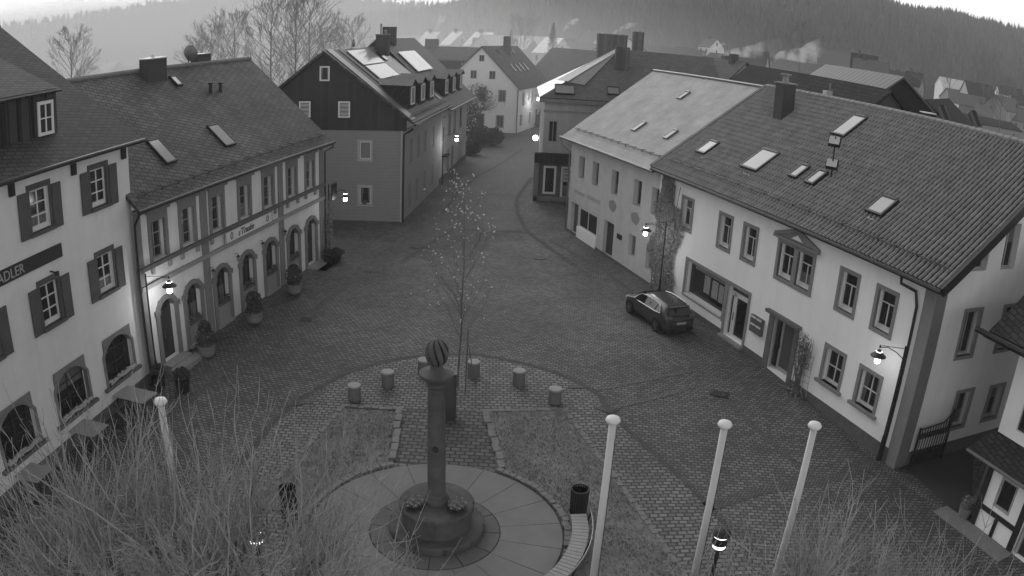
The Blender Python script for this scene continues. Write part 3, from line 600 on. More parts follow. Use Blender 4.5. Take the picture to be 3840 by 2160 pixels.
for x0_, x1_, zz in ((-19.2+o_,-17.4+o_,3.05), (-17.0+o_,-14.9+o_,3.1)):
    m = MB(); n_ = 9
    for k in range(n_): a = x0_+(x1_-x0_)*k/n_; m.box(a, a+(x1_-x0_)/n_*.72, -.008, 0, zz-.14, zz+.12)
    m.build('faded_lettering', nmat('faded_paint', .34, .9, .12, 5.), BH)
MB().box(-12.1+o_,-11.5+o_,-.05,0,1.55,1.85).build('plaque', darkm, BH)
MB().box(-12.7, 0, -.04, 0, -.3, .12).build('plinth', plinthm, BH)
_, MB_ = roofplane(BH, (-13.6,-.45,6.55), (0.0,-.45,6.62), (0.0,6.8,11.6), (-14.2,6.8,11.5), boardR, .14)
roofplane(BH, (0,13.5,6.6), (-13.6,13.5,6.6), (-14.2,6.8,11.5), (0,6.8,11.6), boardR, .14)
gutter(BH, (-13.7,-.52,6.5), (0,-.52,6.57), .085, zincm); pipe(BH, [(-13.6,-.5,6.45),(-13.5,-.45,6.0),(-12.75,-.1,5.6),(-12.78,-.1,0)], .05, zincm)
for (s_, y0, y1) in ((14.2,1.54,2.24),(10.3,1.65,2.28),(14.25,4.7,5.3)):
    a = rxy(MB_, -s_+o_, y0, 6.6+(y0+.45)*.69); b = rxy(MB_, -s_+o_, y1, 6.6+(y1+.45)*.69); on_roof(BH, MB_, 'roof_hatch', a[0], a[1], .42, b[1]-a[1], .12, mat=zincm, fmat=zincm)
a = rxy(MB_, 0, .4, 7.1); snowguard(BH, MB_, .5, 13.2, a[1], 12)
MB().tube([(-14.15,6.8,11.56),(0,6.8,11.66)], .09, 6).build('ridge_cap', zincm, BH)
# ivy between the two houses
iv = thing('ivy_climber', 'grey ivy thicket covering the wall between the old house and the white house', 'climbing plant', WR.matrix_basis @ Vector((-6.2,-.1,-.1)), WR.rotation_euler.z)
m = MB(); R2 = random.Random(9)
for k in range(9000):
    z = R2.uniform(0,6.55); t = z/6.5
    l = -1.35+.25*math.sin(z*2.3)+(.35 if z > 5 else 0)-(.35 if 2 < z < 3.2 else 0); r_ = 1.55+.35*math.sin(z*1.7+1)-(.9 if z > 5.2 else 0)-(.35 if z < 1 else 0)
    x = R2.uniform(l, r_); e = abs(x-(l+r_)/2)/((r_-l)/2)
    if R2.random() < e**6: continue
    p = Vector((x, -R2.random()*.11*(1-.6*e), z)); u = Vector((R2.uniform(-1,1), R2.uniform(-.35,.35), R2.uniform(-1,1))).normalized(); v = u.cross(Vector((0,1,R2.uniform(-.6,.6)))).normalized(); s_ = R2.uniform(.035,.085)
    m.face([p-u*s_, p+v*s_*.7, p+u*s_, p-v*s_*.7])
m.build('foliage', nmat('ivy_dormant', .19, .85, .5, 5.), iv)
m = MB()
for k in range(34):
    x0_ = R2.uniform(-.6,.9); pts = [(x0_,-.03,0)]
    for j in range(1,10): x0_ += R2.uniform(-.16,.16); pts.append((max(-1.4,min(1.6,x0_)), -.03, j*.7))
    m.tube(pts, .018, 4)
m.build('stem', bark, iv)
# ================================================================== GABLE HOUSE with solar panels
GH = fr_thing('dark_gable_house', 'house with dark shingled gable, boarded lower walls and two big solar panels', 'building', (-8.088, 53.815), .5)
gz = 6.56
holes = [(-3.1,-2.25,4.45,5.75),(-3.1,-2.25,1.2,2.5),(-7.6,-6.7,4.45,5.75),(-7.6,-6.7,1.2,2.5)]
wall(GH, -11.3, 0, -.5, gz, holes, plG, .25)
for a, b, c, d_ in holes:
    win(GH, a, c, b-a, d_-c, d=.12, fr=.09, mull=((), ()), sur=.12, sm=whited, gmat=curtain if c > 4 else glass)
f = MB(); R2 = random.Random(3); shrub_leaves(f, (-2.68,-.02,1.38), (.25,.1,.18), 120, R2, .06); f.build('flower_pot', ivym, GH)
top = lambda x: 12.1-abs(x+5.67)*.772
m = MB(); m.prism([(-11.3,gz),(.25,gz),(.25,top(.25)),(-5.67,12.1),(-11.3,top(-11.3))], -.06, .14); m.build('shingle_gable', slateG, GH)
for (x, z, w_, h_) in ((-4.62,7.45,.85,1.15),(-7.5,7.45,.85,1.15),(-6.0,10.05,.72,1.05)): win(GH, x, z, w_, h_, T3(0,-.24,0), d=.1, fr=.1, mull=((), ()), gmat=blind if z < 9 else glass, name='gable_window')
sa = math.radians(90-4.75-.5)                    # street side direction in house frame
MS = RZ(sa)
sh = []
for k, (a, z0_, z1_) in enumerate(((2.2,3.9,5.6),(4.7,3.9,5.6),(7.2,3.9,5.6),(10.4,3.9,5.6),(2.0,.5,2.3),(4.5,.5,2.3),(7.4,.5,2.3),(10.6,.5,2.3))): sh.append((a, a+1.0, z0_, z1_))
wall(GH, 0, 14.4, -.5, 6.6, sh, plG2, .12, ml=MS, name='street_wall')
for q in sh: MB().box(q[0], q[1], .06, .1, q[2], q[3]).build('window_shutter', nmat('shut_roller', .20, .8, .05, extra=stripes_extra('Z', .12, .85, .2)), GH, MS)
MB().box(-.12, 0.0, -.06, .0, -.4, gz).build('corner_board', whited, GH)
pipe(GH, [(.75,-.1,6.75),(.5,-.1,6.55),(.1,-.12,6.3),(.1,-.12,-.3)], .07)
dv = Vector((math.cos(sa), math.sin(sa), 0))
def P3(x, z, t): return Vector((x, 0, z))+dv*t
eR, eL = (.85, top(.85)+.12), (-11.9, top(-11.9)+.12)
_, MG = roofplane(GH, P3(eR[0], eR[1], -.35), P3(eR[0], eR[1], 14.4), P3(-5.67, 12.22, 14.4), P3(-5.67, 12.22, -.35), tileG, .16)
roofplane(GH, P3(eL[0], eL[1], 14.4), P3(eL[0], eL[1], -.35), P3(-5.67, 12.22, -.35), P3(-5.67, 12.22, 14.4), tileG, .16)
lenG = (Vector((eR[0], 0, eR[1]))-Vector((-5.67, 0, 12.22))).length
def roofbox(parent, M, name, x0, x1, y0, y1, z0, z1, mat): return MB().box(x0, x1, y0, y1, z0, z1).build(name, mat, parent, M)
roofbox(GH, MG, 'verge_flashing', .0, 1.25, .25, lenG, .0, .06, nmat('grey_flashing', .10, .35, .15, 2., metal=.3))
roofbox(GH, MG, 'panel_flashing', 2.6, 9.9, 4.2, lenG-.1, .0, .05, darkm); roofbox(GH, MG, 'roof_flashing', 9.9, 12.9, 3.6, lenG-.6, .0, .06, nmat('grey_flashing', .10))
sol = nmat('solar_glass', .30, .12, .03, 2., spec=.9, extra=stripes_extra('Y', .16, .9, .2))
roofbox(GH, MG, 'solar_panel', 3.6, 9.5, 6.08, 7.80, .09, .16, sol); roofbox(GH, MG, 'solar_panel', 3.6, 9.3, 4.40, 5.95, .09, .16, sol)
roofbox(GH, MG, 'roof_window', 10.6, 11.5, 6.3, 7.4, .1, .18, glass); roofbox(GH, MG, 'verge_strip', 12.9, 13.7, .9, lenG-.1, .0, .06, nmat('grey_flashing', .10))
def dormer(parent, M, x, y, w, h, dmat, rmat):
    """little roofed box on a roof frame: front wall vertical in world"""
    up = M.to_3x3().inverted() @ Vector((0,0,1)); fw = M.to_3x3() @ Vector((0,1,0)); fh = Vector((fw.x, fw.y, 0)).normalized(); ins = M.to_3x3().inverted() @ fh
    tl = h/ (fw.z/math.hypot(fw.x, fw.y))        # horizontal run until the roof reaches the dormer eave
    B0 = Vector((x, y, 0)); B1 = Vector((x+w, y, 0)); T0 = B0+up*h; T1 = B1+up*h; K0 = T0+ins*tl; K1 = T1+ins*tl
    m = MB(); m.face([B0, B1, T1, T0]); m.face([B1, K1, T1]); m.face([B0, T0, K0])
    o = m.build('dormer', dmat, parent, M)
    cx = (T0+T1)/2+up*w*.22; kb = cx+ins*(tl+w*.22/(fw.z/math.hypot(fw.x, fw.y))); e = ins*-.2; ex = Vector((.18,0,0)); lo = up*-.05
    r = MB()
    for s_, (A, K) in ((-1, (T0, K0)), (1, (T1, K1))):
        a = A+ex*s_+e+lo; k_ = K+ex*s_*.6; c_ = cx+e; r.face([a, c_, kb, k_]); r.face([a+up*-.07, c_+up*-.07, kb, k_])
        r.face([a, a+up*-.07, c_+up*-.07, c_])
    r.build('dormer_roof', rmat, o)
    q = MB(); n_ = ins*-.03
    wl, wr, wb, wt = .22*w, .78*w, h*.18, h*.88
    c0 = B0+Vector((wl,0,0))+up*wb+n_; c1 = B0+Vector((wr,0,0))+up*wb+n_; c2 = B0+Vector((wr,0,0))+up*wt+n_; c3 = B0+Vector((wl,0,0))+up*wt+n_
    q.bar(c0, c1, .09); q.bar(c1, c2, .09); q.bar(c2, c3, .09); q.bar(c3, c0, .09); q.bar((c0+c1)/2, (c2+c3)/2, .05); q.build('dormer_window', whitem, o); MB().face([c0, c1, c2, c3]).build('pane', glass, o)
for x in (2.4, 6.0, 9.5): dormer(GH, MG, x, 1.15, 1.9, 1.75, slateG, tileG)
snowguard(GH, MG, .3, 14.2, .5, 12)
gutter(GH, P3(eR[0]+.08, eR[1]-.16, -.35), P3(eR[0]+.08, eR[1]-.16, 14.4), .09)
gc = P3(-5.2, 0, 13.6); MB().box(gc.x-.45, gc.x+.65, gc.y-.5, gc.y+.4, 10.6, 13.25).build('chimney', chimB, GH)
o = MB().box(gc.x-.52, gc.x+.72, gc.y-.57, gc.y+.47, 13.25, 13.33).lathe([(.07,0),(.07,.75),(.11,.77),(.08,.9)], 8, (gc.x-.1, gc.y, 13.33)).lathe([(.1,0),(.1,.25),(.15,.27),(.05,.4)], 8, (gc.x+.35, gc.y, 13.33)).build('chimney_cap', zincm, GH)
bi = MB().lathe([(.02,0),(.11,.08),(.15,.25),(.1,.45),(.07,.6),(.03,.65)], 8, P3(-5.6, 12.3, 6.6)); bi.build('ridge_finial', zincm, GH)
# ---- row house behind it
wb_ = GH.matrix_basis @ (dv*14.4)
RH = thing('cream_row_house', 'light plastered row house beyond the dark gable house, three dormers and a dark gateway', 'building', (wb_.x, wb_.y, 0), math.radians(90-4.75))
hs = [(.9,1.8,3.9,5.85),(4.0,4.9,3.9,5.85),(6.9,7.8,3.9,5.85),(10.4,11.3,3.9,5.85),(3.6,4.5,.6,2.5),(6.0,6.9,.6,2.5),(9.1,12.7,-.2,2.5),(1.2,2.2,.0,2.2)]
wall(RH, 0, 15, -.5, 6.6, hs, nmat('plaster_row', .36, .9, .06), .35)
for q in hs[:6]: win(RH, q[0], q[2], q[1]-q[0], q[3]-q[2], d=.2, fr=.06, mull=((.5,), (.6,)), fmat=whited, sur=.09, sm=stoneR)
MB().box(9.1,12.7,.5,.6,-.3,2.5).build('gateway_door', doorm, RH); MB().box(1.2,2.2,.2,.25,0,2.2).build('door', doorm, RH); MB().box(1.0,2.5,-.5,.0,2.3,2.42).build('door_canopy', darkm, RH)
MB().box(0,15,-.05,0,-.5,.5).build('plinth', plinthm, RH)
wall(RH, 0, 11.5, -.5, 6.6, [], plE, ml=T3(15,0,0) @ RZ(PI/2), name='end_wall')
_, MQ = roofplane(RH, (0,-.8,6.75), (15.5,-.8,6.75), (15.2,6.0,12.9), (0,6.0,12.9), tileG, .16)
roofplane(RH, (15,13,6.6), (0,13,6.6), (0,6.0,12.9), (15,6.0,12.9), tileG, .16)
MB().prism([(-.1,6.6),(13,6.6),(6.0,12.8)], 0, .12).build('party_gable', slateG, RH, RZ(PI/2))
roofbox(RH, MQ, 'solar_panel', 1.8, 8.4, 4.6, 7.2, .08, .16, nmat('solar_bright', .5, .2, .03, 2., spec=.8, extra=stripes_extra('X', .5, .8, .12)))
for x in (2.2, 6.2, 10.4): dormer(RH, MQ, x, 1.3, 1.9, 1.75, slateG, tileG)
MB().box(3.0,4.1,5.2,6.3,11.4,14.0).build('chimney', chimB, RH)
gutter(RH, (0,-.88,6.65), (15.6,-.88,6.65), .09, zincm)
# ================================================================== FAR WHITE GABLE HOUSE
EH = thing('far_white_gable_house', 'hazy white house with a steep gable and small windows facing down the street', 'building', (-.468, 106.51, 0), math.radians(-2.5))
hs = [(-5.2,-4.35,4.3,6.1),(-2.5,-1.65,4.3,5.8),(-5.3,-4.45,.7,2.4),(-2.7,-1.8,.7,2.3),(-7.9,-7.1,4.3,6.0)]
wall(EH, -10.2, 0, -.3, 6.3, hs, plE, .3)
for q in hs: win(EH, q[0], q[2], q[1]-q[0], q[3]-q[2], d=.2, fr=.06, mull=((.5,), ()), fmat=whited, sur=.1, sm=stoneR)
MB().prism([(-10.2,6.3),(0,6.3),(-5.05,11.6)], 0, .3).build('gable', plE, EH)
for x, z, w_, h_ in ((-6.5,7.3,.85,1.15),(-3.95,7.3,.85,1.15),(-5.4,9.7,.7,.9)): win(EH, x, z, w_, h_, T3(0,-.16,0), d=.1, fr=.07, mull=((.5,), ()), fmat=whited, name='gable_window')
ea = math.radians(90-17.75+2.5); ev_ = Vector((math.cos(ea), math.sin(ea), 0)); Q3 = lambda x, z, t: Vector((x,0,z))+ev_*t
hs = [(2.3,3.3,3.6,5.5),(6.6,7.6,3.6,5.5),(10.2,11.2,3.6,5.5),(1.6,2.6,.7,2.4),(5.8,6.8,.7,2.4),(9.0,10.4,-.1,2.6)]
wall(EH, 0, 15, -.3, 6.2, hs, plE, .3, ml=RZ(ea), name='street_wall')
for q in hs[:5]: win(EH, q[0], q[2], q[1]-q[0], q[3]-q[2], RZ(ea), d=.2, fr=.06, mull=((.5,), ()), fmat=whited)
MB().box(9.0,10.4,.25,.3,-.1,2.6).build('door', doorm, EH, RZ(ea))
_, MF = roofplane(EH, Q3(.45,6.1,-.3), Q3(.45,6.1,15.2), Q3(-5.05,11.85,15.2), Q3(-5.05,11.85,-.3), roofFar, .16)
roofplane(EH, Q3(-10.6,6.1,15.2), Q3(-10.6,6.1,-.3), Q3(-5.05,11.85,-.3), Q3(-5.05,11.85,15.2), roofFar, .16)
for x in (3.6,5.6,7.6,9.6): on_roof(EH, MF, 'skylight', x, 3.0, .6, 1.4, .12)
for x in (3.0, 9.5): on_roof(EH, MF, 'roof_hatch', x, 6.2, .5, .8, .1)
c_ = Q3(-4.2, 0, 7.6); MB().box(c_.x-.5,c_.x+.5,c_.y-.5,c_.y+.5,10.2,13.3).build('chimney', chimB, EH)
MB().box(-.02,.14,-.12,0,-.3,6.1).build('corner_stone', stone, EH)
# ================================================================== TURRET / CORNER HOUSE in the middle
FH = thing('corner_shop_house', 'hazy corner house with a shop front and a bright metal strip up its hipped roof', 'building', (3.087, 63.576, 0), 0)
hs = [(-.70,.0,4.85,6.6),(3.0,3.75,4.85,6.6),(-.72,.0,3.95,4.35)]
wall(FH, -1.13, 14, 3.3, 8.5, hs[:2], plF, .3)
for q in hs[:2]: win(FH, q[0], q[2], q[1]-q[0], q[3]-q[2], d=.15, fr=.06, mull=((.5,), ()), fmat=whited)
wall(FH, 0, 12, -.3, 8.5, [], plF, ml=T3(-1.13,0,0) @ RZ(-PI/2) @ T3(-12,0,0), name='street_wall')
MB().box(-1.2, 14, -.08, 0, 7.35, 7.5).build('string_course', stoneL, FH); MB().box(-1.55, 14, -.45, .0, 8.15, 8.5).build('cornice', stone, FH)
hs = [(-.95,.1,.55,2.9),(.5,1.35,.2,2.9),(1.7,2.6,.55,2.9)]
wall(FH, -1.35, 10, -.3, 3.3, hs, plinthm, .2, ml=T3(0,-.25,0), name='shop_front')
for q in hs: win(FH, q[0], q[2], q[1]-q[0], q[3]-q[2], T3(0,-.31,0), d=.03, fr=.17, mull=((), ()), name='shop_window')
MB().box(-1.75, 10, -.75, -.0, 3.2, 3.95).build('shop_fascia', roofDark, FH); MB().box(-1.7, 3.2, -.6, -.25, -.2, .35).build('shop_step', stone, FH)
MB().box(-1.75,-1.35,-.6,.0,-.2,3.2).build('corner_pier', stone, FH)
ap = aty(2325, 186, 69.5)-Vector((3.087,63.576,0))
_, MH = roofplane(FH, (-1.6,-.5,8.55), (14,-.5,8.55), (14,ap.y,ap.z), (ap.x,ap.y,ap.z), roofFar, .15)
MB().face([(-1.6,-.5,8.55),(ap.x,ap.y,ap.z),(ap.x,ap.y+1,ap.z),(-1.6,12,8.55)]).build('hip_roof', zincL, FH)
h0 = Vector((-1.6,-.5,8.6)); h1 = Vector((ap.x,ap.y,ap.z+.05)); hm = h0.lerp(h1, .28)
m = MB(); m.face([hm+Vector((.0,0,.06)), hm+Vector((1.7,-.35,-.12)), h1, h1+Vector((0,.1,.1))]); m.build('hip_flashing', zincm, FH)
m = MB(); m.face([h0.lerp(h1,.24)+Vector((-.35,.25,.3)), hm+Vector((.35,-.1,.1)), h1+Vector((.1,0,.02)), h1+Vector((-.1,.1,.16))]); m.build('hip_strip', zincL, FH)
on_roof(FH, MH, 'roof_hatch', 1.3, .55, 1.5, 1.1, .16, mat=zincm); on_roof(FH, MH, 'roof_hatch', 5.6, .9, .9, .9, .14, mat=zincm)
q = aty(2338, 285, 66.8)-Vector((3.087,63.576,0)); MB().box(q.x-.75,q.x+.45,q.y,q.y+.8,q.z-.8,q.z+2.5).build('chimney', chimB, FH)
sgn = thing('shop_blade_sign', 'pale blade sign with faded lines hanging on the corner shop front', 'sign', aty(2133, 660, 62.3), 0)
m = MB().box(-.55,.35,-.05,.05,-.5,.5); m.build('board', whited, sgn); m = MB(); [m.box(-.4,.2,-.06,-.05,z,z+.12) for z in (-.3,0,.3)]; m.build('lettering', nmat('faded_ink', .2), sgn)
MB().bar((-.1,0,.5),(-.1,0,.9),.05).bar((-.1,0,.9),(.6,0,.9),.05).build('bracket', darkm, sgn)
# ================================================================== generic houses in the background
def house(name, label, A, B, hd, rise, wm, rm, base=-4., cat='building', nwin=0, group=None, chims=(), rear=None, gablewin=0, over=.3, smk=None):
    """A,B: ridge ends (world); hd: half depth, rise: ridge above eave"""
    A, B = Vector(A), Vector(B); B.z = A.z; d = (B-A); L = d.length; rz = math.atan2(d.y, d.x); mid = (A+B)/2
    R_ = thing(name, label, cat, (mid.x, mid.y, base), rz, group); ze = A.z-rise-base; zr = A.z-base; x0, x1 = -L/2, L/2
    sgn_ = -1
    hs = []
    if nwin:
        for k in range(nwin):
            cx = x0+L*(k+.5)/nwin
            hs.append((cx-.45, cx+.45, ze-2.2, ze-.8))
    wall(R_, x0, x1, 0, ze, hs, wm, .2, ml=T3(0,-hd,0)); wall(R_, x0, x1, 0, ze, [], wm, .2, ml=T3(0,hd,0) @ RZ(PI) if True else None, name='rear_wall')
    for q in hs: win(R_, q[0], q[2], .9, 1.4, T3(0,-hd,0), d=.1, fr=.08, mull=((.5,), ()), fmat=whited)
    for sx, rzz in ((x1, PI/2), (x0, -PI/2)):
        g_ = MB(); g_.face([(-hd,0,0),(hd,0,0),(hd,0,ze),(0,0,zr-.05),(-hd,0,ze)]); o = g_.build('gable_wall', wm, R_, T3(sx,0,0) @ RZ(rzz))
        for k in range(gablewin):
            for z_ in (ze-2.2, ze+rise*.15):
                xx = -hd*.5+hd*k if gablewin > 1 else -.4
                MB().box(xx, xx+.8, -.03, .02, z_, z_+1.2).build('gable_window', glass, R_, T3(sx,0,0) @ RZ(rzz))
    e = over; zz = ze-e*rise/hd
    roofplane(R_, (x0-e,-hd-e,zz), (x1+e,-hd-e,zz), (x1+e,0,zr), (x0-e,0,zr), rm, .14)
    roofplane(R_, (x1+e,hd+e,zz), (x0-e,hd+e,zz), (x0-e,0,zr), (x1+e,0,zr), rm, .14)
    for (t, w_, h_) in chims: cx = x0+L*t; MB().box(cx-w_/2, cx+w_/2, -.5, .3, zr-.8, zr+h_).build('chimney', chimB, R_)
    return R_
g = lambda px, py, z: G(px, py, z)
# roofs just behind the white house and the street
house('dark_roof_house', 'long dark tiled roof directly behind the ridge of the white house', aty(2816,243,66), aty(3338,334,42), 7.0, 6.0, chimB, roofDark, base=-2, chims=())
house('metal_roof_hall', 'hall with a light ribbed metal roof beyond the long dark roof', aty(3099,241,76), aty(3385,287,56), 6.0, 4.6, roofDark, roofMet, base=-3)
A = aty(3112,400,45); ch = thing('brick_chimney_stack', 'pale and dark double chimney stack rising behind the white house ridge', 'chimney', (A.x, A.y, 6.2)); B_ = aty(3112, 334, A.y)
hz_ = B_.z-6.2; MB().box(-.45,-.02,-.3,.3,0,hz_-.12).build('pale_flue', whited, ch); MB().box(-.02,.35,-.3,.3,0,hz_).build('dark_flue', chimB, ch); MB().tube([(-.1,0,hz_),(-.1,0,hz_+.35)],.07,8).build('flue_pipe', zincm, ch)
A = aty(3352, 420, 42); ch = thing('white_chimney_block', 'small white chimney beside the dark gap behind the white house', 'chimney', (A.x, A.y, 5.5)); MB().box(-.24,.24,-.24,.24,0,A.z-5.5).build('shaft', whited, ch); MB().box(-.3,.3,-.3,.3,A.z-5.5,A.z-5.4).build('cap', zincL, ch)
A = aty(3480, 425, 40); ch = thing('skylight_lantern', 'small glazed roof lantern with a white rim behind the ridge', 'roof lantern', (A.x, A.y, 5.5)); MB().box(-.36,.36,-.3,.3,0,A.z-5.5).build('glazed_box', glass, ch); MB().box(-.4,.4,-.34,.34,A.z-5.5,A.z-5.44).build('rim', whitem, ch)
house('low_dark_shed', 'low dark roof just behind the near end of the white house ridge', aty(3420,440,40), aty(3640,512,33), 4.2, 2.2, plRs, roofDark, base=-2)
house('steep_dark_gable_house', 'shaded house just right of the metal hall, below the bare trees', aty(3470,372,60), aty(3560,352,80), 8.0, 6.0, plRs, roofDark, base=-4, nwin=0, gablewin=1)
# F neighbourhood
house('pale_roof_block', 'broad hazy roof behind the corner shop house, left part', aty(2075,178,131), aty(2300,190,120), 12, 11, plF, roofFar, base=-2)
house('grey_roof_row', 'long hazy grey roof between the corner shop house and the dark roof', aty(2365,188,88), aty(2615,200,80), 8, 7, plF, roofFar, base=-2)
house('stepped_roof_row', 'dim grey roof with a box dormer right of the long hazy roof', aty(2640,212,78), aty(2795,226,72), 7, 6, plF, roofFar, base=-2, chims=((.75,.5,.6),))
house('little_gable_house', 'small hazy gable house with two windows standing on the skyline of roofs', aty(2336,128,140), aty(2342,118,160), 5.5, 3.4, plE, roofFar, base=-2, gablewin=2)
A = aty(2295,150,92); q = thing('dark_chimney_tower', 'broad dark chimney block left of the little gable house', 'chimney', (A.x, A.y, 6)); MB().box(-1.7,1.7,-1,1,0,A.z-6+.6).build('block', chimB, q); MB().box(-1.8,1.8,-1.1,1.1,A.z-5.4,A.z-5.3).build('cap', zincm, q)
A = aty(2394,120,96); q = thing('tall_roof_chimney', 'tall chimney with a lit tip right of the little gable house', 'chimney', (A.x, A.y, 6)); MB().box(-.65,.65,-.6,.6,0,A.z-6).build('shaft', chimB, q); MB().box(-1.7,1.6,-.8,.8,0,A.z-8.6).build('base', chimB, q)
house('left_hazy_roof_house', 'hazy wide roofed house left of the far white gable house', aty(1480,171,128), aty(1815,176,128), 11, 9, plF, roofFar, base=-2, chims=((.42,2.2,1.2),))
A = aty(1650,226,116); q = thing('flat_roof_dormer', 'flat box dormer with one pale edge on the roof left of the far white gable', 'dormer', (A.x, A.y, A.z-3.6)); MB().box(-3.8,3.2,0,6,0,3.6).build('dormer_box', roofDark, q); MB().box(3.2,3.6,-.1,.2,0,3.2).build('edge_board', whitem, q)
# far town : (label, px,py ridge left, px,py ridge right, Y, half depth, rise, wall, roof)
plV = nmat('villa_plaster', .26, .9, .1, .5)
far = [
 ('small white house with dark roof under the wood, left of the smoke', (3195,196),(3290,212),205,6,4.5,plE,roofDark,-8,2,'white_house'),
 ('narrow bright gable house above the metal roof', (3205,215),(3330,228),150,5,3.5,plE,roofFar,-8,2,'white_house'),
 ('supermarket hall with a pyramid roof behind the smoke plume', (2760,182),(2880,190),190,14,7,plF,roofDark,-8,0,'supermarket_hall'),
 ('pale little house on the slope left of the pyramid roof', (2650,142),(2690,144),260,5,3,plE,roofFar,-6,2,'hillside_house'),
 ('flat grey house half hidden behind the smoke at the dark roof', (2690,225),(2790,235),110,6,4,plF,roofDark,-6,0,'hillside_house'),
 ('large pale block with a tall white stair tower near the right edge', (3560,415),(3790,445),150,7,1.2,plV,roofDark,-14,4,'apartment_block'),
 ('broad grey hipped house among bare trees near the right edge', (3620,300),(3720,312),230,9,6,plF,roofDark,-14,0,'villa'),
 ('white house with two pale gables at the right edge below the wood', (3660,385),(3725,392),190,6,3,plV,roofFar,-14,2,'villa'),
 ('pale rendered house cut by the right edge of the picture', (3795,395),(3860,405),200,6,4,plV,roofFar,-14,2,'villa'),
 ('grey house with a light gable at the right edge, above the pale block', (3790,345),(3850,352),250,7,4,plV,roofDark,-14,1,'villa'),
 ('dark roofed house beside the tall white stair tower', (3500,470),(3620,500),105,6,3,plV,roofDark,-12,0,'terrace_house'),
 ('low grey house with a single dark window below the pale block', (3640,495),(3760,520),95,6,3,plV,roofDark,-12,2,'terrace_house'),
 ('hazy white farmhouse seen between the inn roof and the restaurant chimney', (385,233),(445,236),330,7,5,plE,zincL,-16,2,'farmhouse'),
 ('hazy pale barn beyond the restaurant roof', (480,222),(530,224),420,7,4,plE,zincL,-16,0,'barn'),
 ('hazy cottage deep in the fog left of the restaurant chimney', (310,246),(350,248),300,5,3,plE,roofFar,-16,0,'farmhouse'),
 ('foggy white house in front of the wood above the far white gable', (1785,120),(1850,124),230,6,4,plV,zincL,-6,2,'hillside_house'),
 ('foggy bright gable house above the dark gable house chimney', (1600,118),(1650,118),250,6,5,plE,zincL,-6,2,'hillside_house'),
 ('foggy low house right of the tall fir above the street', (2050,140),(2110,145),210,6,4,plE,zincL,-6,2,'hillside_house'),
 ('foggy house with bright eaves behind the corner shop ridge', (2205,112),(2260,116),240,6,4,plE,roofFar,-6,2,'hillside_house'),
 ('foggy white cottage above the row house roof', (1700,118),(1735,119),240,5,4,plE,zincL,-6,1,'hillside_house'),
 ('hazy house with a red-grey roof between the plume and the wood', (2990,160),(3060,166),240,7,5,plF,roofFar,-8,2,'hillside_house'),
 ('small shaded house at the foot of the wood right of the white gable', (3400,265),(3460,275),210,6,4,plV,roofDark,-10,1,'hillside_house'),
]
for (lab, a, b, Y, hd, rise, wm, rm, base, nw, nm) in far: house(nm, lab, aty(a[0],a[1],Y), aty(b[0],b[1],Y-3), hd, rise, wm, rm, base=base, nwin=nw, gablewin=1 if hd < 8 else 0, chims=((.3,.8,1.),) if rise > 2 else ())
R3 = random.Random(91)
for k in range(34):
    px = R3.uniform(1950, 3820) if k > 5 else R3.uniform(1420, 1950); a_, e_ = 0, 0; Y = R3.uniform(190, 330); hy = 118+max(0,(px-1964))*.093
    A = aty(px, hy+R3.uniform(4, 60)*(190/Y)*(1.6 if px > 2900 else .8), Y); w_ = R3.uniform(5,8); an = R3.uniform(-.9,.9)
    house('hillside_cottage', 'one of the small hazy cottages scattered among trees at the foot of the wood', A-Vector((math.cos(an),math.sin(an),0))*w_, A+Vector((math.cos(an),math.sin(an),0))*w_, R3.uniform(4,5), R3.uniform(2.5,4), R3.choice((plE,plV,plV)), R3.choice((roofDark,roofFar,zincL) if k < 10 else (roofDark,roofDark,roofFar)), base=-14, group='small cottages at the foot of the wood', nwin=2)
A = aty(3558,385,140); q = thing('stair_tower', 'tall narrow white stair tower of the pale block near the right edge', 'tower', (A.x, A.y, -14)); MB().box(-1.6,1.6,-1.6,1.6,0,A.z+14).build('shaft', plE, q); MB().box(-.5,.5,-2.05,-1.98,A.z+9,A.z+12.5).build('window', glass, q)
# bright metal roof with ducts at the right edge
A = aty(3690,560,30); q = thing('flat_metal_roof_hall', 'pale sheet metal roof with two dark ducts at the right edge behind the tiles', 'building', (A.x, A.y, -2), math.radians(-60))
q.rotation_euler.z = math.radians(12); zt = A.z+2
MB().slab([(0,0),(14,-3),(14,9),(1.5,9)], zt-.2, zt).build('roof', nmat('bright_metal_roof', .42, .5, .1), q); MB().slab([(.2,.2),(13.8,-2.6),(13.8,8.8),(1.7,8.8)], 0, zt-.2).build('wall', plRs, q)
for x in (2.0, 4.6): MB().tube([(x,1.0,zt+.35),(x+1.2,6,zt+.35),(x+1.4,7,zt+1.2)], .3, 8).build('duct', darkm, q)
# ================================================================== HALF TIMBERED HOUSE (lower right)
hc = gp(3640, 1958)
HT = thing('half_timbered_annex', 'half timbered ground floor with white panels at the lower right corner', 'building', (hc.x, hc.y, hc.z), math.radians(-70.9))
HT_M = HT.matrix_basis.inverted()
hh = 2.55
wall(HT, 0, 9, -.2, hh, [(.62,1.42,1.05,2.2),(2.15,3.2,.1,2.1),(4.2,5.2,1.0,2.1)], plR, .2)
win(HT, .62, 1.05, .8, 1.15, d=.04, fr=.1, mull=((), ()), fmat=whited); win(HT, 4.2, 1.0, 1.0, 1.1, d=.04, fr=.08, fmat=whited)
MB().box(2.15,3.2,.08,.14,.1,2.1).build('door', doorm, HT); MB().box(2.2,2.32,.0,.1,.1,2.05).box(3.05,3.17,0,.1,.1,2.05).build('door_frame', whited, HT)
timb = nmat('dark_timber', .02, .7, .3, 5.); t = MB()
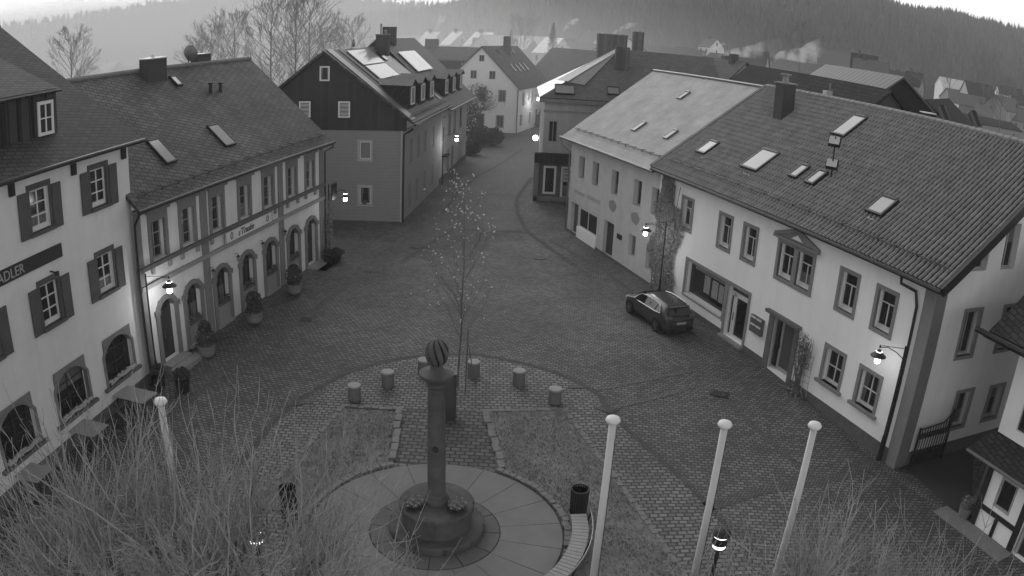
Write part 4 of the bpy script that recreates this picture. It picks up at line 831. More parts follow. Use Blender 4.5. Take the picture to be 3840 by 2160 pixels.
for a, b, c_, d_ in ((-.02,.2,-.1,hh),(1.85,2.1,-.1,hh),(3.25,3.5,-.1,hh),(5.5,5.75,-.1,hh)): t.box(a,b,-.05,.0,c_,d_)
for z in (.72, hh-.2): t.box(.2,1.85,-.05,.0,z,z+.18); t.box(3.5,5.5,-.05,0,z,z+.18)
t.box(2.1,3.25,-.05,0,hh-.2,hh-.02); t.box(.95,1.1,-.045,0,-.1,.72); t.box(-.02,9,-.06,0,-.2,-.05); t.build('timber_frame', timb, HT)
wall(HT, 0, 4, -.2, hh, [], timb, .1, ml=T3(0,0,0) @ RZ(-PI/2) @ T3(-4,0,0), name='side_wall')
roofplane(HT, (-1.0,-.35,hh-.02), (9,-.35,hh-.02), (9,1.25,hh+.36), (-1.0,1.25,hh+.36), slateA, .1, name='annex_roof'); gutter(HT, (-.95,-.4,hh-.05), (9,-.4,hh-.05), .06, zincm)
MB().box(-1.2,2.2,-.9,-.05,-.2,.02).box(2.0,3.4,-1.3,-.9,-.2,-.08).build('stone_step', stone, HT)
HU = thing('white_gabled_house', 'tall white wall with a dark window above the half timbered annex', 'building', (hc.x, hc.y, hc.z), math.radians(-70.9))
wall(HU, -.88, 9, 2.6, 6.5, [(-.15,1.0,3.3,4.9),(2.4,3.5,3.3,4.9)], plR, .3, ml=T3(0,1.2,0))
for x in (-.15, 2.4): win(HU, x, 3.3, 1.12, 1.6, T3(0,1.2,0), d=.12, fr=.1, fmat=doorm)
wall(HU, 0, 8, 0, 6.5, [], plR, .3, ml=T3(-.88,1.2,0) @ RZ(-PI/2) @ T3(-8,0,0), name='side_wall')
roofplane(HU, (-1.95,.45,6.3), (9,.45,6.3), (9,5.2,9.2), (-1.95,5.2,9.2), slateA, .2); roofplane(HU, (9,10.1,6.3), (-2.2,10.1,6.3), (-2.2,5.2,9.6), (9,5.2,9.6), slateA, .2)
gutter(HU, (-2.4,.28,6.2), (9,.28,6.2), .11); MB().box(-2.1, 9, .4, 1.2, 6.02, 6.12).build('eaves_board', darkm, HU)
# ================================================================== GROUND AND PAVING
def sheet(name, pts, mat, dz, sub=0, struct_=True):
    """flat sheet following the gentle fall of the square"""
    import bmesh
    bm = bmesh.new(); vs = [bm.verts.new((p[0], p[1], 0)) for p in pts]; bm.faces.new(vs)
    ys = [p[1] for p in pts]; y = max(min(ys), 21.)
    for k in range(20):
        y_ = 21.5+k*.7
        if min(ys) < y_ < max(ys): bmesh.ops.bisect_plane(bm, geom=bm.verts[:]+bm.edges[:]+bm.faces[:], plane_co=(0,y_,0), plane_no=(0,1,0))
    for v in bm.verts: v.co.z = zg(v.co.y)+dz
    bm.normal_update()
    for f in bm.faces:
        if f.normal.z < 0: f.normal_flip()
    me = bpy.data.meshes.new(name); bm.to_mesh(me); bm.free(); me.materials.append(mat); o = bpy.data.objects.new(name, me); COL.objects.link(o)
    if struct_: struct(o)
    return o
earth = nmat('valley_ground', .05, .95, .3, .05)
def ground_mesh():
    m = MB(); ys = [-60, 0, 15]+[21.5+.7*k for k in range(20)]+[40, 60, 90, 115]; xs = [-60,-30,0,30,60]
    idx = {}
    for y in ys:
        for x in xs: idx[(x,y)] = len(m.v); m.v.append((x, y, zg(y)))
    for i in range(len(ys)-1):
        for j in range(len(xs)-1): m.f.append((idx[(xs[j],ys[i])], idx[(xs[j+1],ys[i])], idx[(xs[j+1],ys[i+1])], idx[(xs[j],ys[i+1])])); m.m.append(0)
    return m.build('market_square_ground', pave)
struct(ground_mesh())
ctr = Vector((-1.95, 18.75)); 
arcpx = [(1103,1511),(1205,1452),(1305,1399),(1424,1362),(1570,1336),(1680,1331),(1795,1332),(1928,1356),(2047,1385),(2160,1432),(2246,1478)]
arc = [gp(*q) for q in arcpx]
def smooth(pts, n=6):
    out = []
    for i in range(len(pts)-1):
        p0, p1, p2, p3 = pts[max(i-1,0)], pts[i], pts[i+1], pts[min(i+2,len(pts)-1)]
        for k in range(n):
            t = k/n; out.append(.5*((2*p1)+(-p0+p2)*t+(2*p0-5*p1+4*p2-p3)*t*t+(-p0+3*p1-3*p2+p3)*t**3))
    return out+[pts[-1]]
arc = smooth(arc, 5)
lowL = [gp(1103,1511), gp(1020,1590), gp(960,1670), gp(880,1760)]; lowR = [gp(2246,1478), gp(2283,1542), gp(2336,1594), gp(2456,1704), gp(2551,1788), gp(2630,1867), gp(2740,1990)]
outline = [(p.x,p.y) for p in arc]+[(p.x,p.y) for p in lowR[1:]]+[(7.3,17),(7.3,10),(-11,10),(-11,19)]+[(p.x,p.y) for p in reversed(lowL[1:])]
sheet('plaza_paving', outline, pave2, .006)
def ribbon(name, pts, w, mat, dz):
    pts = [Vector((p[0],p[1],0)) for p in pts]; L_, R_ = [], []
    for i, p in enumerate(pts):
        d = (pts[min(i+1,len(pts)-1)]-pts[max(i-1,0)]).normalized(); n = Vector((-d.y,d.x,0)); L_.append(p+n*w/2); R_.append(p-n*w/2)
    m = MB()
    for i in range(len(pts)-1):
        a, b, c_, d_ = R_[i], R_[i+1], L_[i+1], L_[i]
        n = max(1, int(abs(b.y-a.y)/.7))
        for k in range(n):
            t0, t1 = k/n, (k+1)/n; q = [a.lerp(b,t0), a.lerp(b,t1), d_.lerp(c_,t1), d_.lerp(c_,t0)]
            m.face([(v.x, v.y, zg(v.y)+dz) for v in q])
    return struct(m.build(name, mat))
gutterl = nmat('pale_course', .135, .75, .25, 1., spec=.4, extra=brick_extra(.16, .12, .024, .2, rot=0, wob=.05, stonevar=.3))
darkcourse = nmat('dark_course', .085, .8, .25, 1., extra=brick_extra(.13,.11,.02,.4,stonevar=.3))
ribbon('plaza_border', [(p.x,p.y) for p in lowL[::-1]]+[(p.x,p.y) for p in arc[1:]]+[(p.x,p.y) for p in lowR[1:]], .26, darkcourse, .012)
rb = lambda name, px, w, mat=gutterm, dz=.012: ribbon(name, [(v.x,v.y) for v in [gp(*q) for q in px]], w, mat, dz)
rb('drain_course', [(640,1560),(800,1425),(960,1300),(1147,1198),(1230,1120),(1375,1020),(1500,930)], .42)
rb('drain_course', [(2275,1535),(2500,1480),(2700,1420)], .28, gutterl); rb('drain_course', [(2235,1462),(2440,1420),(2620,1385)], .28, gutterl)
rb('drain_course', [(2060,900),(2250,1000),(2500,1200),(2740,1298)], .3); rb('drain_course', [(2700,1478),(2850,1620),(3010,1760),(3150,1880)], .3)
rb('drain_course', [(2640,1905),(2850,1840),(3140,1790),(3290,1730)], .5)
rb('street_kerb', [(2150,560),(2045,625),(1975,690),(1938,745),(1940,800),(1975,865),(2060,930),(2160,1000)], .35, darkcourse)
rb('street_kerb', [(1960,560),(1870,620),(1790,660),(1720,720),(1660,800)], .3, darkcourse)
for px in ([(1530,725),(1750,722),(1935,735)], [(1500,985),(1700,860),(1960,870)]): rb('cross_course', px, .25, darkcourse)
rb('side_pavement_course', [(2960,1480),(3100,1560),(3330,1760),(3560,1930),(3680,2090)], .35, gutterl)
# street beyond: separate sheet of finer setts
sheet('street', [(p.x,p.y) for p in [gp(1560,900), gp(1935,860), gp(1925,760), gp(1965,680), gp(2060,610), gp(2040,480), gp(1900,520), gp(1760,640), gp(1640,760)]], pave3, .008)
sheet('drive', [(p.x,p.y) for p in [gp(3370,1735), gp(3560,1905), gp(3640,1958)]]+[(24,32),(19.5,24.5)], asph, .02)
# fountain disc
disc = thing('fountain_terrace', 'round slab terrace with radial joints and a darker inner ring around the column', 'terrace', (ctr.x, ctr.y, -.47)); disc['kind'] = 'structure'
sl_ = MB(); NS = 18; R1_, R2_ = 1.95, 3.78
for k in range(NS):
    a0, a1 = 2*PI*(k+.5)/NS+.006/2, 2*PI*(k+1.5)/NS-.006/2; n = 5
    pts = [(R1_*math.cos(a0+(a1-a0)*i/n)+0, R1_*math.sin(a0+(a1-a0)*i/n)) for i in range(n+1)]+[(R2_*math.cos(a1-(a1-a0)*i/n-.0), R2_*math.sin(a1-(a1-a0)*i/n)) for i in range(n+1)]
    sl_.slab(pts[:n+1][::-1]+pts[n+1:][::-1] if False else pts, .0, .035)
sl_.build('outer_slabs', slabm, disc)
sl_ = MB()
for k in range(12):
    a0, a1 = 2*PI*k/12+.008, 2*PI*(k+1)/12-.008; n = 6
    pts = [(1.3*math.cos(a0+(a1-a0)*i/n), 1.3*math.sin(a0+(a1-a0)*i/n)) for i in range(n+1)]+[(1.92*math.cos(a1-(a1-a0)*i/n), 1.92*math.sin(a1-(a1-a0)*i/n)) for i in range(n+1)]
    sl_.slab(pts, .0, .045)
sl_.build('inner_slabs', nmat('darker_slab', .10, .85, .2, 1.5), disc); MB().lathe([(3.84,.0),(3.84,.012)], 64).build('joint_bed', nmat('joint_dark', .025), disc)
# lawns
def lawn(name, pts, lab):
    o = sheet(name, pts, grassm, .05); o['kind'] = 'structure'; return o
Lp = [gp(1290,1535), gp(1500,1547), gp(1472,1735)]; circ = lambda a0, a1, n=14, r=3.98: [(ctr.x+r*math.cos(math.radians(a0+(a1-a0)*i/n)), ctr.y+r*math.sin(math.radians(a0+(a1-a0)*i/n))) for i in range(n+1)]
lawnL = [(p.x,p.y) for p in Lp]+circ(116,176)+[(-8.0,19.0),(-7.5,20.6)]
lawnR = [(-.79,26.31),(2.2,26.7),(3.68,22.3),(4.45,19.6),(5.1,17.2),(5.6,14.5),(2.6,12),(1.3,15.9)]+circ(-30,64)[0:]+[(.02,22.35)]
lawnR = [(-.79,26.31),(2.2,26.7),(3.68,22.3),(4.45,19.6),(5.1,17.2),(5.9,14.2),(4.4,12.5)]+circ(-58,64)
lawn('lawn', lawnL, ''); lawn('lawn', lawnR, '')
def inside(p, poly):
    c = False; j = len(poly)-1
    for i in range(len(poly)):
        if (poly[i][1] > p[1]) != (poly[j][1] > p[1]) and p[0] < (poly[j][0]-poly[i][0])*(p[1]-poly[i][1])/(poly[j][1]-poly[i][1])+poly[i][0]: c = not c
        j = i
    return c
m = MB(); R2 = random.Random(4); cnt = 0
while cnt < 18000:
    x, y = R2.uniform(-8,6), R2.uniform(12,27)
    if not (inside((x,y), lawnL) or inside((x,y), lawnR)): continue
    if noise.noise(Vector((x*.8,y*.8,0)))+R2.random()*1.2 < .05: continue
    cnt += 1; h_ = R2.uniform(.03,.08); a = R2.uniform(0,PI); dx, dy = .018*math.cos(a), .018*math.sin(a); lx, ly = R2.uniform(-.06,.06), R2.uniform(-.06,.06); z = zg(y)+.05
    m.face([(x-dx,y-dy,z),(x+dx,y+dy,z),(x+lx,y+ly,z+h_)])
tag(m.build('grass', bladem), 'short tufted winter grass on the two lawn beds', 'grass', kind='stuff')
def stones(name, pts, lab, w=.20, l=.34, h=.11, jit=.03, seed=0, group=None):
    """a row of edging stones along a line = one kerb"""
    R2 = random.Random(seed); m = MB(); pts = [Vector((p[0],p[1],0)) for p in pts]
    acc = 0.
    for i in range(len(pts)-1):
        a, b = pts[i], pts[i+1]; L_ = (b-a).length; d = (b-a)/L_; n = max(1, round(L_/l)); s_ = L_/n; ang = math.atan2(d.y, d.x)
        for k in range(n):
            c_ = a+d*s_*(k+.5); q = R2.uniform(-jit,jit); z = zg(c_.y)
            M = Matrix.Translation((c_.x-d.y*q, c_.y+d.x*q, z)) @ RZ(ang+R2.uniform(-.05,.05)) @ Matrix.Rotation(R2.uniform(-.06,.06), 4, 'X')
            m.box(-s_/2+.012, s_/2-.012, -w/2, w/2, -.05, h+R2.uniform(-.02,.02), M)
    return struct(m.build(name, kerbm))
stones('lawn_kerb', circ(116,182,18,3.95), '', seed=1); stones('lawn_kerb', circ(-8,64,20,3.95), '', seed=2)
stones('lawn_kerb', [(-4.03,26.11),(-3.76,22.55)], '', .24, .5, .14, .04, 3); stones('lawn_kerb', [(-.79,26.31),(-.05,22.4)], '', .24, .5, .14, .04, 4)
stones('lawn_kerb', [(-4.03,26.11),(-6.2,26.06),(-7.4,20.7),(-8.0,19)], '', .2, .26, .07, .01, 5); stones('lawn_kerb', [(-.79,26.31),(2.2,26.7),(3.68,22.3),(4.45,19.6),(5.1,17.2),(5.9,14.2)], '', .2, .26, .07, .01, 6)
sheet('garden_path', [(-3.9,26.2),(-.9,26.4),(-.15,22.4),(-3.7,22.5)], pave4, .014)
# grates
for k, (px, w, l, rz, lab) in enumerate((((1133,1507),.75,.5,.5,'dark square drain grate left of the stone seats'), ((1147,1198),.6,.5,.2,'dark drain grate in the cobbles before the potted trees'), ((1375,1020),.5,.4,.2,'small drain grate beside the restaurant corner'), ((2700,1478),.8,.55,-.4,'dark drain grate in the cobbles before the house door'), ((2275,1535),.9,.5,-.6,'dark drain grate at the right end of the plaza border'), ((2165,1450),.8,.3,.1,'narrow dark drain slot beside the kerb strip'))):
    p = gp(*px); q = thing('drain_grate', lab, 'grate', (p.x,p.y,p.z), rz, 'drain grates in the paving'); m = MB(); m.box(-w/2,w/2,-l/2,-l/2+.05,.0,.022).box(-w/2,w/2,l/2-.05,l/2,0,.022)
    n = 9
    for i in range(n): m.box(-w/2+i*w/n, -w/2+(i+.5)*w/n, -l/2+.05, l/2-.05, 0, .02)
    m.build('grate_bars', darkm, q)
for k, (px, lab) in enumerate((((2023,968),'round manhole cover in the street setts before the old corner house'), ((1565,925),'faint round manhole cover in the setts left of the young tree'))):
    p = gp(*px); q = MB().lathe([(.42,0),(.42,.018),(.3,.016)], 24).build('manhole_cover', nmat('cast_iron', .035, .6, .2), None, T3(p.x,p.y,p.z+.012)); tag(q, lab, 'manhole cover')
# ================================================================== COLUMN
co = thing('stone_column', 'weathered round stone column on a drum base crowned by a spiral carved ball', 'column', (ctr.x+.05, ctr.y+.12, -.43))
sc_ = nmat('column_stone', .085, .85, .4, 1.6, .5); scd = nmat('column_base_stone', .075, .85, .4, 1.4, .5)
MB().lathe([(1.42,0),(1.42,.20),(1.38,.24),(1.0,.24)], 120, wav=lambda a, z: -.04 if abs(math.sin(a*5+.3)) < .05 else 0).build('step', scd, co)
def drumw(a, z): return -.035 if abs(math.sin(a*6)) < .09 else 0.
MB().lathe([(1.02,.24),(1.03,.80),(1.10,.82),(1.10,.93),(1.06,.97),(.3,1.0)], 80, wav=drumw).build('drum', scd, co)
MB().lathe([(.38,1.0),(.38,1.08),(.36,1.12),(.32,1.17),(.30,1.24),(.262,1.3)], 30).build('shaft_base', sc_, co)
MB().lathe([(.262,1.28),(.258,2.4),(.250,3.6),(.242,4.72)], 28).build('shaft', sc_, co)
MB().lathe([(.242,4.70),(.29,4.76),(.27,4.82),(.30,4.9),(.44,5.0),(.47,5.06),(.47,5.12),(.30,5.18),(.18,5.24),(.16,5.34)], 32).build('capital', sc_, co)
m = MB(); prof = []; NN = 22
for i in range(NN+1): t = PI*i/NN; prof.append((max(.31*math.sin(t), .004), 5.70-.41*math.cos(t)))
BN = 140
m.lathe(prof, BN, wav=lambda a, z: .26*(abs(math.sin((a*8+(z-5.68)*9)/2))**.7-.8)*min(1., max(0., 1-((z-5.70)/.415)**2)*1.8))
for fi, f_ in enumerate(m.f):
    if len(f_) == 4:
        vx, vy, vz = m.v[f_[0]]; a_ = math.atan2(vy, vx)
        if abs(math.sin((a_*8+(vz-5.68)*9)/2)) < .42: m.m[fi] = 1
m.build('spiral_ball', [nmat('ball_stone', .095, .8, .35, 3.), nmat('groove_shade', .02, .9, .2, 3.)], co)  # shade of the carved grooves put into the colour of their faces
q = MB().lathe([(.0,0),(.07,.02),(.09,.08),(.05,.14),(0,.15)], 8, (0,0,0)); q.build('water_spout', nmat('dark_patch', .03), co, T3(.0,-.25,2.9) @ Matrix.Rotation(PI/2, 4, 'X'))
for sx, lab in ((-.62,'flower bowl on the left of the column drum'), (.62,'flower bowl on the right of the column drum')):
    b = thing('flower_bowl', 'dark round '+lab, 'flower bowl', (co.location.x+sx, co.location.y-.36, co.location.z+.97), 0, 'flower bowls at the column foot'); MB().lathe([(.12,0),(.22,.04),(.30,.13),(.27,.14)], 16).build('bowl', darkm, b)
    m = MB(); shrub_leaves(m, (0,0,.2), (.28,.28,.13), 260, random.Random(int(sx*10)), .045); m.build('flowers', nmat('mixed_flower', .22, .7, .5, 14.), b)
# round stone seats
seatm = nmat('granite_seat', .13, .85, .2, 5., .3); seatt = nmat('granite_top', .27, .85, .18, 5., .3)
labs = ['leftmost round granite seat of the arc','second round granite seat from the left','round granite seat half hidden behind the spiral ball','round granite seat just right of the column ball','second round granite seat from the right','rightmost round granite seat of the arc']
first = None
for k, px in enumerate(((1327,1507),(1452,1455),(1588,1408),(1775,1416),(1945,1450),(2080,1520))):
    p = gp(*px)
    if first is None:
        first = thing('round_stone_seat', labs[0], 'stone seat', (0,0,0), 0, 'round stone seats around the young tree')
        MB().lathe([(.24,0),(.255,.02),(.25,.58)], 28).build('drum', seatm, first); MB().lathe([(.25,.58),(.262,.585),(.26,.64),(.24,.655)], 28).build('seat_top', seatt, first); o = first
    else: o = copy_tree(first); o['label'] = labs[k]
    o.location = (p.x, p.y+.2, p.z); o.rotation_euler.z = k*.7
p = gp(1705,1572); st = thing('info_pillar', 'dark upright metal pillar box standing behind the stone column', 'pillar', (-2.2, p.y+.1, p.z), .0)
MB().box(-.33,.33,-.2,.2,0,1.82).build('body', nmat('stele_metal', .04, .5, .2), st); MB().box(-.36,.36,-.23,.23,1.82,1.88).build('cap', darkm, st); MB().box(-.28,.28,-.21,-.2,.5,1.7).build('door_panel', nmat('stele_panel', .055, .5), st)
# ================================================================== trees
def grow(m, p, d, L_, r, lvl, R2, nseg=4, spread=.6, up=.15, kids=3, tips=None, wob=.12, n0=5, minr=.004, shrink=.62):
    pts = [p.copy()]; dd = d.normalized(); rr = [r]
    for i in range(nseg):
        dd = (dd+Vector((R2.uniform(-wob,wob), R2.uniform(-wob,wob), R2.uniform(-wob,wob)+up*.3))).normalized(); pts.append(pts[-1]+dd*L_/nseg); rr.append(max(r*(1-.55*(i+1)/nseg), minr))
    m.tube(pts, rr, max(3, n0), cap=False)
    if lvl <= 0:
        if tips is not None: tips.append(pts[-1])
        return
    for k in range(kids):
        i = R2.randint(max(1, nseg//2), nseg) if k else nseg
        a = R2.uniform(0, 2*PI); side = dd.orthogonal().normalized(); side = Matrix.Rotation(a, 3, dd) @ side
        nd = (dd+side*spread*R2.uniform(.6,1.2)+Vector((0,0,up))).normalized()
        grow(m, pts[i], nd, L_*shrink*R2.uniform(.8,1.15), rr[i]*.72, lvl-1, R2, nseg, spread, up, kids, tips, wob, n0-1, minr, shrink)
def bare_tree(name, label, base, h, seed, lvl=5, kids=3, spread=.6, mat=None, group=None, trunk=.32, r=None, nstem=1, up=.2, minr=.012):
    o = thing(name, label, 'tree', base, 0, group); R2 = random.Random(seed); r = r or h*.017
    t = MB(); pts = [Vector((0,0,0)), Vector((R2.uniform(-.1,.1),0,h*trunk*.5)), Vector((R2.uniform(-.15,.15),0,h*trunk))]; t.tube(pts, [r*1.3,r*1.05,r], 8); t.build('trunk', mat or bark, o)
    m = MB(); f_ = 1./(1+.62+.38+.24)
    for s in range(nstem):
        d = Vector((R2.uniform(-.35,.35)*(nstem > 1), R2.uniform(-.35,.35)*(nstem > 1), 1)); grow(m, pts[-1], d, h*(1-trunk)*.42, r*.9, lvl, R2, 4, spread, up, kids, None, .13, 5, minr, .68)
    m.build('crown', mat or barkF, o); return o
# young tree with withered leaves
p = gp(1690,1450); yt = thing('young_tree', 'slim young tree with a few pale withered leaves behind the spiral ball', 'tree', (-2.0, p.y, p.z))
R2 = random.Random(21); MB().tube([(0,0,0),(.05,0,1.3),(.12,0,2.4),(.1,0,3.6),(.16,0,5.0),(.12,0,6.6),(.1,0,8.0)], [.045,.04,.035,.03,.02,.012,.005], 7).build('trunk', bark, yt)
m = MB(); tips = []
for k in range(42):
    z = 1.9+6*k/42.; a = R2.uniform(0,2*PI); q = min(1, (8.4-z)/4.5); grow(m, Vector((.1,0,z)), Vector((math.cos(a)*.8, math.sin(a)*.8, 1.0)), R2.uniform(.9,1.25)*(.45+.75*q), 0.011*q+.004, 2, R2, 4, .5, .25, 3, tips, .1, 4, .004, .6)
m.build('crown', nmat('young_bark', .13), yt)
m = MB()
for k in range(420):
    t = R2.choice(tips) if R2.random() < .7 else Vector((R2.gauss(0,.75), R2.gauss(0,.75), R2.uniform(2.5,8)))
    if R2.random() > .15+.09*t.z: continue
    u = Vector((R2.uniform(-1,1),R2.uniform(-1,1),R2.uniform(-1,1))).normalized(); v = u.orthogonal().normalized(); s_ = R2.uniform(.025,.06); m.face([t-u*s_, t+v*s_*.7, t+u*s_, t-v*s_*.7])
m.build('withered_leaves', nmat('withered_leaf', .5, .6, .4, 9.), yt)
MB().tube([(.35,-.35,0),(.4,-.3,2.6)], .03, 5).tube([(.75,-.1,.0),(.35,-.1,2.3)], .02, 5).build('stake', bark, yt)
# pollarded plane like crowns just below the camera
def thicket(name, label, cx, cy, zc, rx, ry, nsh, seed, hmax, base):
    o = thing(name, label, 'tree', (cx, cy, base)); R2 = random.Random(seed); dz = zc-base
    t = MB(); t.tube([(0,0,0),(.1,.05,dz*.35),(0,0,dz*.62)], [.22,.18,.16], 9); t.build('trunk', bark, o)
    lb = MB(); heads = []
    for k in range(26):
        a = 2.399*k; q = math.sqrt((k+.5)/26); hx, hy = rx*q*math.cos(a), ry*q*math.sin(a); hz2 = dz-.6-.9*q*q+R2.uniform(-.25,.35)
        lb.tube([(0,0,dz*.6), (hx*.45,hy*.45,dz*.6+(hz2-dz*.6)*.55+.1), (hx,hy,hz2)], [.10,.06,.04], 6); heads.append((Vector((hx,hy,hz2)), q))
    lb.build('limb', bark, o)
    m = MB()
    for k in range(nsh):
        hd_, q = R2.choice(heads); out = Vector((hd_.x/rx, hd_.y/ry, 0))*.42
        d = (Vector((R2.gauss(0,.16), R2.gauss(0,.16), 1))+out*R2.uniform(.5,1.2)).normalized(); L_ = hmax*(.28+.72*R2.random()**2.2)*(1-.25*q); p_ = hd_+Vector((R2.uniform(-.25,.25), R2.uniform(-.25,.25), R2.uniform(-.35,.2)))
        n = 7; pts = [p_]; rr = [R2.uniform(.0065,.0125)*(1.5 if R2.random() < .12 else 1)]; r0 = rr[0]; dd = d
        for i in range(n):
            dd = (dd+Vector((R2.gauss(0,.14), R2.gauss(0,.14), .06))).normalized(); pts.append(pts[-1]+dd*L_/n); rr.append(r0*(1-.68*(i+1)/n))
        m.tube(pts, rr, 4, cap=False)
        for j in range(R2.randint(2,5)):
            i = R2.randint(1,n-1); a = R2.uniform(0,2*PI); s_ = (dd+Vector((math.cos(a), math.sin(a), .1))*.75).normalized(); l2 = R2.uniform(.18,.6)
            q1 = pts[i]+s_*l2*.5; q2 = q1+(s_+Vector((0,0,.45))).normalized()*l2*.5; m.tube([pts[i],q1,q2], [r0*.55,r0*.42,.0025], 3, cap=False)
        for i in range(2,n):        # buds
            if R2.random() < .7: m.tube([pts[i], pts[i]+Vector((R2.uniform(-.03,.03),R2.uniform(-.03,.03),.03))], [rr[i]*1.7,.004], 3, cap=False)
    # low tangle
    for k in range(nsh*4):
        hd_, q = R2.choice(heads); p_ = hd_+Vector((R2.gauss(0,.45), R2.gauss(0,.45), R2.uniform(-1.2,.5))); d = Vector((R2.gauss(0,1), R2.gauss(0,1), R2.uniform(-.3,1.2))).normalized(); l2 = R2.uniform(.3,1.)
        q1 = p_+d*l2*.5; q2 = q1+(d+Vector((R2.gauss(0,.3),R2.gauss(0,.3),.4))).normalized()*l2*.5; m.tube([p_,q1,q2],[.006,.0045,.002],3,cap=False)
    m.build('shoots', barkL, o); return o
thicket('pollarded_tree', 'bare pollarded tree crown full of upright shoots filling the lower left', -4.15, 7.3, 7.75, 2.9, 1.9, 640, 3, 3.0, -.47)
thicket('pollarded_tree', 'bare pollarded tree crown with shorter shoots at the lower right', 4.6, 7.0, 7.1, 3.0, 1.6, 680, 8, 2.4, -.47)
thicket('low_bush', 'low bare bush between the left tree crown and the stone terrace', -1.75, 8.2, 6.2, 1.1, 1.2, 130, 12, 1.5, -.47)
# ================================================================== flagpoles
first = None
for k, (px, lab) in enumerate((((2300,1566),'white flagpole nearest to the stone terrace, left of the three'), ((2720,1583),'white flagpole in the middle of the three on the right'), ((3057,1588),'rightmost white flagpole with a rope along its side'), ((600,1497),'white flagpole standing among the twigs of the left tree crown'))):
    p = G(*px, 8.55)
    if first is None:
        first = thing('flagpole', lab, 'flagpole', (0,0,0), 0, 'white flagpoles in the square')
        MB().tube([(0,0,0),(0,0,3),(0,0,6),(0,0,8.95)], [.075,.068,.06,.052], 14).build('pole', nmat('pole_paint', .48, .4, .06, 2.), first, smooth=True)
        MB().lathe([(.02,8.93),(.085,8.945),(.108,8.98),(.09,9.02),(.045,9.04),(.005,9.045)], 18).build('finial_cap', whitem, first, smooth=True)
        MB().tube([(.075,-.02,1.2),(.068,-.03,4.5),(.056,-.02,8.7)], .005, 4).build('rope', darkm, first); o = first
    else: o = copy_tree(first); o['label'] = lab; o.rotation_euler.z = k*1.3-1
    o.location = (p.x, p.y, -.47)
# ================================================================== lamps
def bracket_lamp(label, base, ptop, arm, az, hz, strength=9., r=.30, pole=True, energy=60):
    """pole foot (world), pole height, arm length, direction of arm, height of the shade"""
    o = thing('street_lamp', label, 'street lamp', base, az, 'street lamps with conical shades')
    MB().tube([(0,0,0),(0,0,1.1)], .055, 8).tube([(0,0,1.1),(0,0,ptop)], .035, 8).build('pole', ironm, o) if pole else MB().box(-.03,.03,-.06,.06,hz-.35,ptop).build('wall_plate', ironm, o)
    b = MB().tube([(0,0,hz+.02),(arm*.3,0,hz+.22),(arm*.7,0,hz+.36),(arm,0,hz+.30)], .018, 6).tube([(0,0,ptop-.1),(arm*.95,0,hz+.38)], .012, 5); b.lathe([(.03,0),(.045,.05),(.01,.12)], 8, (arm,0,hz+.28)); b.build('bracket', ironm, o)
    MB().lathe([(.05,.22),(.10,.16),(.13,.12),(.31,-.02),(.31,-.04),(.12,.06)], 24, (arm,0,hz)).build('shade', nmat('lamp_enamel', .03, .35, .1), o)
    MB().lathe([(.115,-.0),(.11,-.28),(.07,-.31)], 14, (arm,0,hz)).build('lamp_glass', emat('lit_%d' % int(strength), strength), o)
    MB().lathe([(.12,.0),(.122,.02)], 12, (arm,0,hz+.125)).build('vent_ring', emat('lit_%d' % int(strength), strength), o)
    c_ = MB().lathe([(.12,-.02),(.12,.0)], 12, (arm,0,hz-.0)); [c_.box(arm+.117*math.cos(a)-.006, arm+.117*math.cos(a)+.006, .117*math.sin(a)-.006, .117*math.sin(a)+.006, hz-.3, hz) for a in (0.3,1.9,3.4,5.0)]; c_.build('cage', ironm, o)
    l = bpy.data.lights.new('lamp_bulb', 'POINT'); l.energy = energy; l.shadow_soft_size = .12; lo = bpy.data.objects.new('lamp_bulb', l); COL.objects.link(lo); lo.parent = o; lo.location = (arm, 0, hz-.5)
    return o
def onfac(F_, px, y=0.):           # point of a facade plane seen at px (local coordinates)
    Mi = F_.matrix_basis.inverted(); o_ = Mi @ Vector((0,0,H)); d = Mi.to_3x3() @ ray(*px); return o_+d*((y-o_.y)/d.y)
for F_ in (): pass
bpy.context.view_layer.update()
pL = onfac(RT, (545,1027), -.3); pw = RT.matrix_basis @ Vector((pL.x,-.3,0)); bracket_lamp('lit street lamp with a wide dark shade on a thin pole at the inn corner', (pw.x,pw.y,-.43), pL.z+.43, .95, RT.rotation_euler.z-PI/2+.55, pL.z+.43-.55, 9, energy=20)
pL = onfac(RT, (1236,705), -.35); pw = RT.matrix_basis @ Vector((11.95,-.2,0)); bracket_lamp('lit street lamp on the far corner of the restaurant, before the boarded wall', (pw.x,pw.y,-.05), 4.5, 1.0, RT.rotation_euler.z-1.15, 3.75, 9, energy=12)
pw = WR.matrix_basis @ Vector((12.12,-.22,0)); bracket_lamp('lit street lamp on the near corner of the white tiled house', (pw.x,pw.y,-.5), 4.72, .95, math.radians(-70.9)-PI/2-.75, 4.2, 4, energy=2.5)
pw = WR.matrix_basis @ Vector((-5.35,-.6,0)); bracket_lamp('lit street lamp on a tall pole in front of the ivy', (pw.x,pw.y,-.02), 4.35, 1.05, math.radians(-70.9)-PI/2-.45, 3.75, 9, energy=14)
pw = GH.matrix_basis @ (dv*14.2+Vector((.3,0,0))); bracket_lamp('lit street lamp where the dark gable house meets the cream row house', (pw.x,pw.y,-.1), 5.3, 1.2, -.15, 4.4, 22, energy=26)
pw = EH.matrix_basis @ Q3(.1,0,5.0); bracket_lamp('distant lit street lamp on the far white gable house', (pw.x,pw.y,0), 5.4, 1.3, -.2, 4.6, 22, pole=False, energy=22)
